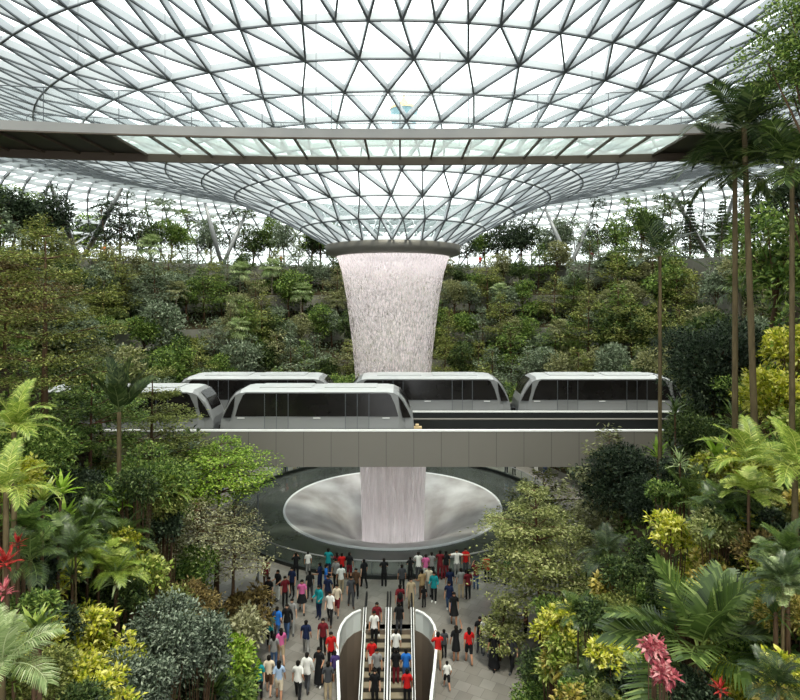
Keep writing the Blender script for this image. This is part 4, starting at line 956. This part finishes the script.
# ------------------------------------------------------------------ low ground cover, too fine to count
def cover(name, pts, L, lk, label):
    P = np.array(pts); n = len(P); D = rdir(n); D[:, 2] = np.abs(D[:, 2])*.8+.1
    o = link(name, quads(name, leaves(P, D, L*rng.uniform(.6, 1.4, n), L*.5*rng.uniform(.6, 1.4, n), up=.6))); mset(o, LM[lk]); tag(o, label, 'ground cover', None, 'stuff')
def scatter(n, gen):
    out = []
    while len(out) < n:
        x, y = gen(); g = ground(x, y)
        if g > .2: out.append((x, y, g+abs(rng.normal(0, .22))))
    return out
def gside(s): 
    def f():
        y = rng.uniform(7, 48); return CX+s*(wid(y)+rng.uniform(0, 13)*(.5+y/48)), y
    return f
def gfar():
    a = rng.uniform(0, PI); u = rng.uniform(0, 27); return CX+(17+u)*math.cos(a), CY+(17+u)*math.sin(a)
cover('ground_cover_plants', scatter(16000, gside(-1)), .3, 'mid', 'low leafy ground cover over the left slope')
cover('ground_cover_plants', scatter(16000, gside(1)), .3, 'mid', 'low leafy ground cover over the right slope')
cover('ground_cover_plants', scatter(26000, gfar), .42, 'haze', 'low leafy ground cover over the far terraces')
cover('ground_cover_plants', scatter(9000, gfar), .42, 'dark', 'dark creeping plants over the far terraces')
# ------------------------------------------------------------------ people
def skin_mesh(name, J, E, root=0):
    """one continuous body: joints J {name: (pos, (rx, ry))}, edges E"""
    names = list(J); me = bpy.data.meshes.new(name); me.from_pydata([J[n][0] for n in names], [(names.index(a), names.index(b)) for a, b in E], [])
    o = bpy.data.objects.new('body_rig', me); C.objects.link(o); o.modifiers.new('s', 'SKIN')
    for i, n in enumerate(names):
        v = me.skin_vertices[0].data[i]; v.radius = J[n][1]; v.use_root = (n == 'pelvis'); v.use_loose = False
    sm = o.modifiers.new('d', 'SUBSURF'); sm.levels = 1; sm.render_levels = 1
    dg = bpy.context.evaluated_depsgraph_get(); out = bpy.data.meshes.new_from_object(o.evaluated_get(dg)); out.name = name
    bpy.data.objects.remove(o); return out
def pose(kind):
    """joint positions for a 1.70 m figure facing +y"""
    J = {}
    def P(n, x, y, z, r, r2=None): J[n] = ((x, y, z), (r, r2 or r))
    lean = .0
    P('pelvis', 0, 0, .93, .145, .105); P('waist', 0, .0, 1.08, .125, .09); P('chest', 0, .01, 1.30, .15, .10); P('neckbase', 0, 0, 1.43, .085, .07); P('neck', 0, .01, 1.49, .05)
    P('head', 0, .025, 1.575, .082, .095); P('crown', 0, .02, 1.665, .062, .075)
    leg = {'stand': ((.0, .0), (.0, .0)), 'walk': ((.16, .30), (-.10, -.30)), 'walk2': ((.10, .16), (-.06, -.22)), 'photo': ((0, .04), (0, -.04)), 'rail': ((0, 0), (-.03, -.06)), 'wave': ((0, 0), (0, 0)), 'spread': ((.02, 0), (0, 0)), 'chat': ((.03, .05), (0, -.02))}[kind]
    for s, (ky, ay) in zip((-1, 1), leg):
        c = 'L' if s < 0 else 'R'; up = .06 if ay < -.25 else 0
        P('hip'+c, s*.09, 0, .88, .092); P('knee'+c, s*.095, ky+.02, .49, .06); P('calf'+c, s*.098, (ky+ay)/2-.02, .33, .055); P('ankle'+c, s*.10, ay, .09+up, .038); P('toe'+c, s*.115, ay+.15, .035+up*.4, .034, .028)
        arm = {'stand': (.03, .05, -.0), 'walk': (-s*.12, -s*.02+.06, .0), 'walk2': (s*.08, s*.12, .02), 'chat': (.02, .2, .2)}.get(kind, (.02, .06, 0))
        P('shoulder'+c, s*.17, 0, 1.40, .062); P('elbow'+c, s*.225, arm[0]-.02, 1.13, .042); P('wrist'+c, s*.24, arm[1]+.03, .89+arm[2], .028)
        if kind == 'photo': P('elbow'+c, s*.25, .16, 1.22, .042); P('wrist'+c, s*.09, .33, 1.44, .028)
        if kind == 'rail': P('elbow'+c, s*.24, .17, 1.17, .042); P('wrist'+c, s*.17, .36, 1.06, .028)
        if kind == 'wave' and s > 0: P('elbow'+c, s*.29, .06, 1.56, .042); P('wrist'+c, s*.24, .12, 1.80, .028)
        if kind == 'spread': P('elbow'+c, s*.44, .02, 1.36, .042); P('wrist'+c, s*.68, .05, 1.38, .028)
        e, w_ = Vector(J['elbow'+c][0]), Vector(J['wrist'+c][0]); d = (w_-e).normalized(); sd = Vector((1, 0, 0)) if abs(d.x) < .8 else Vector((0, 1, 0)); nn = d.cross(sd).normalized()
        pm = w_+d*.07; J['palm'+c] = (tuple(pm), (.030, .018))
        for i, q in enumerate((-.03, -.01, .01, .03)):
            k = pm+nn*q+d*.045; J['kn%d%s' % (i, c)] = (tuple(k), (.009, .009)); J['tip%d%s' % (i, c)] = (tuple(k+d*(.03 if i in (0, 3) else .045)+sd*(-s*.012)), (.008, .008))
        k = w_+d*.04+nn*.035; J['thumb'+c] = (tuple(k), (.010, .010)); J['thumbtip'+c] = (tuple(k+d*.035+nn*.015), (.008, .008))
    E = [('pelvis', 'waist'), ('waist', 'chest'), ('chest', 'neckbase'), ('neckbase', 'neck'), ('neck', 'head'), ('head', 'crown')]
    for c in 'LR':
        E += [('pelvis', 'hip'+c), ('hip'+c, 'knee'+c), ('knee'+c, 'calf'+c), ('calf'+c, 'ankle'+c), ('ankle'+c, 'toe'+c), ('neckbase', 'shoulder'+c), ('shoulder'+c, 'elbow'+c), ('elbow'+c, 'wrist'+c), ('wrist'+c, 'palm'+c), ('wrist'+c, 'thumb'+c), ('thumb'+c, 'thumbtip'+c)]
        for i in range(4): E += [('palm'+c, 'kn%d%s' % (i, c)), ('kn%d%s' % (i, c), 'tip%d%s' % (i, c))]
    return J, E
ZONE = {}
def zone_of(a, b):
    s = a+b
    if 'head' in s or 'crown' in s or s == 'neckbaseneck': return 'head'
    if s.startswith(('pelviswaist', 'waistchest', 'chestneckbase', 'neckbaseshoulder')): return 'torso'
    if s.startswith('shoulder'): return 'upper'
    if s.startswith('elbow'): return 'fore'
    if s.startswith('pelviship') or s.startswith('hip'): return 'thigh'
    if s.startswith(('knee', 'calf')): return 'shin'
    if s.startswith('ankle'): return 'foot'
    return 'hand'
def cloth(name, me, J, E, want, off, cut=None):
    """garment cut from the body surface and pushed outwards"""
    co = np.empty(len(me.vertices)*3); me.vertices.foreach_get('co', co); co = co.reshape(-1, 3); no = np.array([v.normal[:] for v in me.vertices])
    A = np.array([J[a][0] for a, b in E]); B = np.array([J[b][0] for a, b in E]); Zn = [zone_of(a, b) for a, b in E]; keep = []
    R_ = np.array([max(J[a][1]) for a, b in E])
    for p in me.polygons:
        c = np.array(p.center); t = np.clip(((c-A)*(B-A)).sum(1)/np.maximum(((B-A)**2).sum(1), 1e-9), 0, 1); q = np.linalg.norm(c-(A+(B-A)*t[:, None]), axis=1)-R_*.8; k = int(np.argmin(q)); z = Zn[k]
        if z in want and (cut is None or cut(z, t[k], c)): keep.append(list(p.vertices))
    used = sorted({v for f in keep for v in f}); ix = {v: i for i, v in enumerate(used)}
    m = bpy.data.meshes.new(name); m.from_pydata([tuple(co[v]+no[v]*off) for v in used], [], [[ix[v] for v in f] for f in keep]); m.polygons.foreach_set('use_smooth', [True]*len(keep)); m.update(); return m
PM = {}
for k in ('stand', 'walk', 'walk2', 'photo', 'rail', 'wave', 'spread', 'chat'):
    J, E = pose(k); body = skin_mesh('person_body', J, E)
    bm = bmesh.new(); bm.from_mesh(body)
    # face: nose, ears; eyes carry their own dark slot
    hx, hy, hz = J['head'][0]
    nb = len(bm.faces); bm.to_mesh(body); bm.free()
    body.polygons.foreach_set('use_smooth', [True]*len(body.polygons))
    fb = MB(); fb.ball((0, hy+.088, hz-.005), (.013, .02, .022), 6); 
    for s in (-1, 1): fb.ball((s*.083, hy-.005, hz), (.01, .02, .03), 6)
    eb = MB()
    for s in (-1, 1): eb.ball((s*.03, hy+.078, hz+.022), .010, 6)
    lb = MB(); lb.ball((0, hy+.082, hz-.042), (.022, .008, .006), 6)
    hb = MB(); hb.ball((0, hy-.026, hz+.052), (.096, .098, .080), 10); hb.ball((0, hy-.05, hz-.005), (.082, .07, .085), 8)
    hl = MB(); hl.ball((0, hy-.028, hz+.052), (.100, .098, .082), 10); hl.ball((0, hy-.07, hz-.09), (.095, .055, .19), 10)
    d = dict(body=body, nose=fb.mesh('face_nose_ears', [], True), eyes=eb.mesh('face_eyes'), mouth=lb.mesh('face_mouth'), hair=hb.mesh('hair', [], True), longhair=hl.mesh('long_hair', [], True))
    d['shirt'] = cloth('shirt', body, J, E, {'torso', 'upper', 'thigh'}, .014, lambda z, t, c: not (z == 'thigh' and c[2] < .86) and not (z == 'upper' and t > .72))
    d['jacket'] = cloth('jacket', body, J, E, {'torso', 'upper', 'fore', 'thigh'}, .02, lambda z, t, c: not (z == 'thigh' and c[2] < .80))
    d['trousers'] = cloth('trousers', body, J, E, {'thigh', 'shin', 'torso'}, .012, lambda z, t, c: not (z == 'torso' and c[2] > .95))
    d['shorts'] = cloth('shorts', body, J, E, {'thigh', 'torso'}, .02, lambda z, t, c: not (z == 'torso' and c[2] > .95) and c[2] > .52)
    for sd_ in (-1, 1): d['shoe%d' % sd_] = cloth('shoe', body, J, E, {'foot'}, .012, lambda z, t, c, q=sd_: c[0]*q > 0)
    ky = (J['kneeL'][0][1]+J['kneeR'][0][1])/2; kk = abs(J['kneeL'][0][1]-J['kneeR'][0][1])
    sk = MB(); k0 = 0
    for r, z in ((.15, 1.0), (.175, .88), (.21+kk*.25, .55)): 
        for j in range(14): a = 2*PI*j/14; sk.v.append((math.cos(a)*r, ky*(1-(z-.5)*2)*.6+math.sin(a)*r*.8, z))
    for i in range(2):
        for j in range(14): sk.f.append((i*14+j, i*14+(j+1) % 14, (i+1)*14+(j+1) % 14, (i+1)*14+j)); sk.m.append(0)
    d['skirt'] = sk.mesh('skirt', [], True)
    ls = MB()
    for r, z in ((.15, 1.0), (.175, .88), (.2+kk*.3, .5), (.22+kk*.4, .14)):
        for j in range(14): a = 2*PI*j/14; ls.v.append((math.cos(a)*r, math.sin(a)*r*.8, z))
    for i in range(3):
        for j in range(14): ls.f.append((i*14+j, i*14+(j+1) % 14, (i+1)*14+(j+1) % 14, (i+1)*14+j)); ls.m.append(0)
    d['longskirt'] = ls.mesh('long_skirt', [], True)
    bp = MB(); bp.ball((0, -.19, 1.22), (.13, .09, .20), 10); d['backpack'] = bp.mesh('backpack', [], True)
    PM[k] = d
HEX = dict(black='#1c1c1e', white='#e9e7e2', red='#c2201f', maroon='#6e1f27', pink='#d0679a', teal='#1d8c92', blue='#2a6fc4', navy='#1f2846', grey='#8b8a88', beige='#b8a487', tan='#a58a64', khaki='#b3a184', brown='#5a4232', purple='#4a3a6e', cream='#ddcdb5', orange='#e0702c', denim='#41597d', darkgrey='#45464a', lightblue='#a9bedb', green='#3f7a4a', skin='#b58468', skin2='#d2a58a', hair='#17130f', hair2='#33241a', yellow='#d8b23c')
CM_ = {k: mat('cloth_'+k, v, .8, 0, .2) for k, v in HEX.items()}
SAY = dict(darkgrey='dark grey', lightblue='pale blue', denim='blue denim')
def esc_z(y): return -(30-y)*math.tan(math.radians(30)) if y < 30 else 0
NP = {'n': 0}
def person(px, py, kind, rz, top, bot, where, tk='shirt', bk='trousers', h=1.7, hair='hair', pack=None, on='floor', grp='visitors on the plaza', lift=0.):
    if on == 'floor':
        d = F*EYE/(py-Y0); x = (px-400)/F*d; z = 0; r_ = math.hypot(x-CX, d-CY)
        if r_ < 13.5 : x = CX+(x-CX)*13.5/r_; d = CY+(d-CY)*13.5/r_
    elif on == 'esc': d = (F*EYE+F*.57735*30)/((py-Y0)+F*.57735); x = (px-400)/F*d; k = math.floor((30-d)/.4); z = -k*.4*.57735; d = 30-.4*k-.2
    else: d, z = on; x = (px-400)/F*d
    w1 = {'shirt': '%s top', 'jacket': '%s jacket', 'dress': '%s dress', 'longdress': 'long %s dress'}[tk] % SAY.get(top, top)
    w2 = '' if 'dress' in tk else ' and %s %s' % (SAY.get(bot, bot), bk)
    lab = 'person in %s%s %s' % (w1, w2, where)
    if len(lab.replace('-', ' ').split()) > 16: print('LONG', lab)
    t = thing('person', lab, 'person', (x, d, z), rz, grp); t.scale = (h/1.7,)*3; pm = PM[kind]; sk = CM_[random.choice(['skin', 'skin', 'skin2'])]
    def add(n, me, m): o = link(n, me, t); mset(o, m); return o
    b = add('body', pm['body'], sk); 
    for n, m in (('nose', sk), ('eyes', CM_['hair']), ('mouth', CM_['maroon'])):
        o = link('face', pm[n], b); mset(o, m)
    add('hair', pm['longhair' if hair == 'long' else 'hair'], CM_['hair' if hair in ('hair', 'long') else hair])
    sc_ = CM_[random.choice(['black', 'white', 'brown', 'darkgrey'])]; add('shoe', pm['shoe-1'], sc_); add('shoe', pm['shoe1'], sc_)
    if 'dress' in tk: add('dress', pm['shirt'], CM_[top]); o = add('skirt', pm['skirt' if tk == 'dress' else 'longskirt'], CM_[top])
    else: add('shirt' if tk == 'shirt' else 'jacket', pm[tk], CM_[top]); add(bk, pm[bk], CM_[bot])
    if pack:
        o = link('backpack', pm['backpack']); mset(o, CM_[pack]); o.location = t.location; o.rotation_euler = t.rotation_euler; o.scale = t.scale
        tag(o, '%s backpack on the back of a visitor %s' % (SAY.get(pack, pack), 'left of the well' if px < 360 else 'at the right escalator'), 'backpack', 'backpacks worn by visitors')
    NP['n'] += 1; return t
N_, S_, E_, W_ = 0, PI, -PI/2, PI/2
A = person
fence = 'at the pool fence'
A(364, 588, 'walk2', .5, 'black', 'black', 'alone by the fence, left of the escalators')
A(384, 587, 'rail', .1, 'black', 'black', 'alone at the pool fence straight behind the escalators')
A(329, 577, 'rail', -.1, 'teal', 'navy', fence+' on the left', h=1.8)
A(308, 575, 'stand', .2, 'white', 'grey', fence+', left of the teal one', h=1.45)
A(296, 581, 'photo', .2, 'black', 'black', fence+', far left')
A(337, 579, 'rail', 0, 'maroon', '', fence+', right of the teal one', 'dress', h=1.6, hair='long')
A(343, 578, 'stand', .1, 'red', 'black', fence+' beside the maroon dress', h=1.6)
A(350, 579, 'stand', -.2, 'black', 'maroon', 'at the fence, third right of teal', bk='shorts')
A(292, 597, 'stand', 2.8, 'navy', 'black', 'behind the far left of the fence crowd')
A(302, 612, 'walk', 3.3, 'pink', 'black', 'walking down the left side, black skirted', bk='skirt', hair='long', h=1.75)
A(310, 601, 'walk2', .3, 'black', 'darkgrey', 'behind the fence beside the pink top')
A(278, 600, 'chat', 2.5, 'black', 'white', 'near pale trees, second from left')
A(285, 607, 'stand', 3.6, 'maroon', 'black', 'near pale trees, third from left')
A(266, 588, 'stand', .5, 'maroon', 'brown', 'partly behind the pale trees at far left')
A(269, 608, 'stand', 2.9, 'black', 'black', 'standing slim beside the stone planter')
A(260, 618, 'chat', .4, 'purple', 'black', 'half behind the pale trees on the left')
A(320, 592, 'chat', 1.2, 'navy', 'navy', 'behind the teal one at the fence')
A(326, 594, 'chat', -1.4, 'blue', 'navy', 'facing the navy one left of the escalators')
A(319, 618, 'chat', 2.6, 'teal', 'navy', 'mid-plaza left of the escalators', 'jacket', h=1.75)
A(328, 606, 'walk2', 2.9, 'navy', 'darkgrey', 'right behind the bright teal jacket', pack=None)
A(330, 624, 'walk', 3.1, 'white', 'black', 'with a red backpack left of the escalator well', pack='red')
A(337, 616, 'walk2', 3.0, 'cream', 'maroon', 'just behind the red backpack', bk='shorts')
A(341, 594, 'stand', .2, 'white', 'beige', 'behind the maroon dress left of the escalators')
A(336, 588, 'stand', 2.9, 'grey', 'black', 'between the fence and the white and beige pair')
A(351, 607, 'walk2', 3.4, 'darkgrey', 'darkgrey', 'next to the left well parapet')
A(356, 598, 'stand', 3.0, 'brown', 'black', 'above the left well parapet')
A(270, 648, 'walk2', .2, 'teal', 'black', 'walking away, beside the bright blue one')
A(277, 641, 'walk', .1, 'blue', 'denim', 'walking away left of mid-plaza')
A(292, 632, 'walk', 3.2, 'grey', 'grey', 'walking toward the viewer beside the black jacket')
A(287, 638, 'walk2', 3.0, 'black', 'denim', 'in an open jacket left of mid-plaza', 'jacket')
A(306, 656, 'walk', .1, 'navy', 'grey', 'walking away alone at left of the well')
A(281, 665, 'walk2', .4, 'pink', 'beige', 'in the lower left, hot pink', bk='shorts', hair='long')
A(274, 669, 'stand', .1, 'grey', 'denim', 'left of the hot pink top', hair='long', h=1.6)
A(259, 700, 'stand', 3.1, 'teal', 'black', 'at the bottom beside the green bush, facing out', hair='long')
A(269, 695, 'walk2', 0, 'cream', 'brown', 'at the bottom left, seen from behind', bk='shorts')
A(279, 701, 'walk2', .1, 'lightblue', 'cream', 'at the bottom beside the cream top', bk='shorts', hair='long')
A(298, 701, 'walk', .0, 'white', 'black', 'in a T-shirt at the bottom, walking away')
A(307, 692, 'walk2', -.2, 'white', 'darkgrey', 'in a loose white jacket at the bottom', 'jacket')
A(319, 686, 'chat', 2.9, 'black', '', 'standing left of the well, bottom', 'longdress', hair='long')
A(331, 669, 'chat', 3.5, 'red', 'black', 'left of the well parapet')
A(323, 654, 'stand', 3.2, 'maroon', 'black', 'behind the red top left of the well', hair='long')
A(335, 684, 'walk2', .2, 'purple', 'brown', 'smaller, against the left parapet', h=1.45)
A(328, 702, 'stand', .1, 'darkgrey', 'khaki', 'at the bottom against the left parapet')
# right of the pool fence
A(410, 580, 'rail', .1, 'black', 'black', fence+', first right of centre', h=1.5)
A(418, 580, 'rail', 0, 'white', 'darkgrey', fence+', right of centre', h=1.78)
A(425, 579, 'stand', .1, 'pink', 'white', fence+' between two pale tops', h=1.6)
A(431, 579, 'rail', -.1, 'grey', 'black', fence+', right of the pink top')
A(440, 580, 'rail', 0, 'maroon', 'maroon', fence+' on the right', h=1.8)
A(446, 579, 'stand', .2, 'black', 'maroon', 'at the fence beside all maroon')
A(454, 574, 'spread', PI, 'white', 'grey', 'with arms spread wide at the fence')
A(464, 574, 'stand', PI, 'red', 'darkgrey', 'right of the spread arms')
A(487, 583, 'stand', .2, 'red', 'black', 'by the pale tree at the fence', 'jacket')
A(493, 583, 'stand', .1, 'black', 'black', 'beside the red jacket near the pale tree', h=1.6)
A(500, 584, 'rail', 0, 'grey', 'grey', fence+', partly under the pale tree')
A(507, 586, 'stand', .1, 'green', 'black', fence+', rightmost before the tree')
A(402, 593, 'stand', .2, 'darkgrey', 'black', 'behind the fence crowd above the right escalator', h=1.65)
A(411, 610, 'walk2', 3.2, 'khaki', 'beige', 'walking beside the right escalator landing', h=1.75)
A(422, 600, 'chat', .5, 'tan', 'brown', 'behind the fence right of centre')
A(424, 608, 'stand', .3, 'black', 'black', 'a small child beside the tan one', h=1.2)
A(434, 602, 'chat', 2.9, 'teal', 'black', 'right of the escalators', 'jacket')
A(429, 596, 'stand', 2.9, 'cream', 'grey', 'behind the teal jacket right of the escalators')
A(450, 598, 'stand', .1, 'navy', 'navy', 'right of the teal jacket')
A(449, 613, 'walk', 3.0, 'navy', 'denim', 'walking toward the viewer right of the well')
A(454, 625, 'walk2', 3.2, 'black', '', 'walking alone right of the well', 'dress', hair='long')
A(461, 599, 'stand', .1, 'grey', 'beige', 'behind the red top at the fence', h=1.75)
A(468, 600, 'stand', .2, 'maroon', 'black', 'behind the fence under the pale tree\'s tip')
A(476, 590, 'photo', .1, 'maroon', 'denim', 'photographing the water near the pale tree')
A(438, 671, 'photo', .2, 'red', 'khaki', 'at the right parapet, taking a photo', bk='shorts', h=1.78)
A(444, 659, 'stand', .2, 'darkgrey', 'black', 'behind the red photographer', h=1.4)
A(456, 662, 'wave', .1, 'black', 'black', 'with one arm raised right of the well', bk='skirt', hair='long')
A(469, 664, 'walk2', .1, 'red', 'black', 'with bright red top right of the well', bk='shorts', hair='long')
A(447, 690, 'walk', .2, 'white', 'black', 'a child at bottom right of the well', bk='shorts', h=1.25)
A(480, 652, 'stand', 2.8, 'black', 'darkgrey', 'left of the tall white top')
A(486, 655, 'chat', 2.9, 'white', 'grey', 'tall, standing under the pale tree', h=1.85)
A(494, 669, 'walk2', 2.6, 'black', '', 'in white shoes under the pale tree', 'longdress', hair='long')
A(491, 650, 'stand', .5, 'purple', 'black', 'between the white shirt and the long dress')
A(512, 672, 'walk2', 2.2, 'darkgrey', 'black', 'beside the low pale tree')
A(526, 640, 'chat', 1.5, 'brown', 'black', 'in the shade beneath the big pale tree')
A(558, 646, 'chat', 1.2, 'orange', 'brown', 'under the pale tree by the right planting', h=1.6)
# on the escalators
E1, E2 = -.0, PI
g2 = 'visitors riding the escalators'
A(377, 634, 'stand', PI, 'maroon', 'black', 'topmost on the left escalator', on='esc', grp=g2)
A(374, 650, 'stand', PI, 'white', 'black', 'second from the top on the left escalator', on='esc', grp=g2, hair='long')
A(372, 672, 'stand', PI, 'red', 'white', 'third from the top on the left escalator', on='esc', grp=g2, bk='shorts')
A(377, 684, 'stand', PI, 'grey', 'black', 'fourth from the top on the left escalator', on='esc', grp=g2)
A(375, 703, 'stand', PI, 'black', 'black', 'lowest on the left escalator', on='esc', grp=g2)
A(400, 618, 'walk2', .1, 'maroon', 'black', 'stepping off the right escalator with a black backpack', pack='black', h=1.78)
A(399, 634, 'stand', 0, 'black', 'darkgrey', 'topmost standing on the right escalator', on='esc', grp=g2)
A(396, 662, 'stand', 0, 'white', 'black', 'on the right escalator behind the topmost', on='esc', grp=g2)
A(396, 684, 'stand', 0, 'black', 'maroon', 'on the right escalator beside the blue top', on='esc', grp=g2)
A(406, 684, 'stand', 0, 'blue', 'denim', 'bright blue on the right escalator', on='esc', grp=g2)
A(407, 703, 'stand', 0, 'red', 'black', 'bright red, lowest on the right escalator', on='esc', grp=g2)
# far side of the pool, below the beam, and on the left path
g3 = 'visitors on the far side of the pool'
far_c = [(284, 'white', 'grey'), (291, 'navy', 'black'), (298, 'red', 'denim'), (306, 'grey', 'beige'), (315, 'black', 'black'), (498, 'cream', 'grey'), (506, 'lightblue', 'navy'), (514, 'white', 'black')]
for i, (px, a, b) in enumerate(far_c): A(px, 474+(i % 3), 'rail', PI, a, b, 'across the pool under the beam, %s side' % ('left' if px < 400 else 'right'), grp=g3)
for px, py, a, b in ((536, 474, 'pink', 'white'), (545, 473, 'orange', 'denim'), (556, 475, 'white', 'black'), (566, 474, 'yellow', 'navy'), (576, 476, 'blue', 'grey')): A(px, py, 'stand', 2.8, a, b, 'beyond the pool, far right', grp=g3)
for px, py, a, b in ((214, 497, 'red', 'black'), (223, 492, 'white', 'denim'), (230, 488, 'teal', 'grey'), (236, 498, 'purple', 'black')): A(px, py, 'chat', 2.4, a, b, 'on the path behind pale trees', on=((F*(EYE-max(0, 0))/(py-Y0)), 0), grp='visitors on the left path')
g4 = 'visitors on the top level'
for px, a, b, w_ in ((104, 'orange', 'denim', 'at the far left ridge'), (112, 'white', 'black', 'beside the orange top on the ridge'), (270, 'black', 'grey', 'on the ridge left of the waterfall'), (281, 'red', 'navy', 'on the ridge left of the waterfall'), (480, 'red', 'black', 'on the ridge right of the waterfall'), (520, 'white', 'navy', 'on the ridge right of the waterfall'), (592, 'maroon', 'black', 'on the ridge behind the slim palm'), (640, 'pink', 'white', 'on the ridge left of the slim palm')):
    d_ = terr_d(px, 24.9); x_ = (px-400)/F*d_; A(px, 0, 'rail', PI, a, b, w_, on=(d_, ground(x_, d_)), grp=g4)
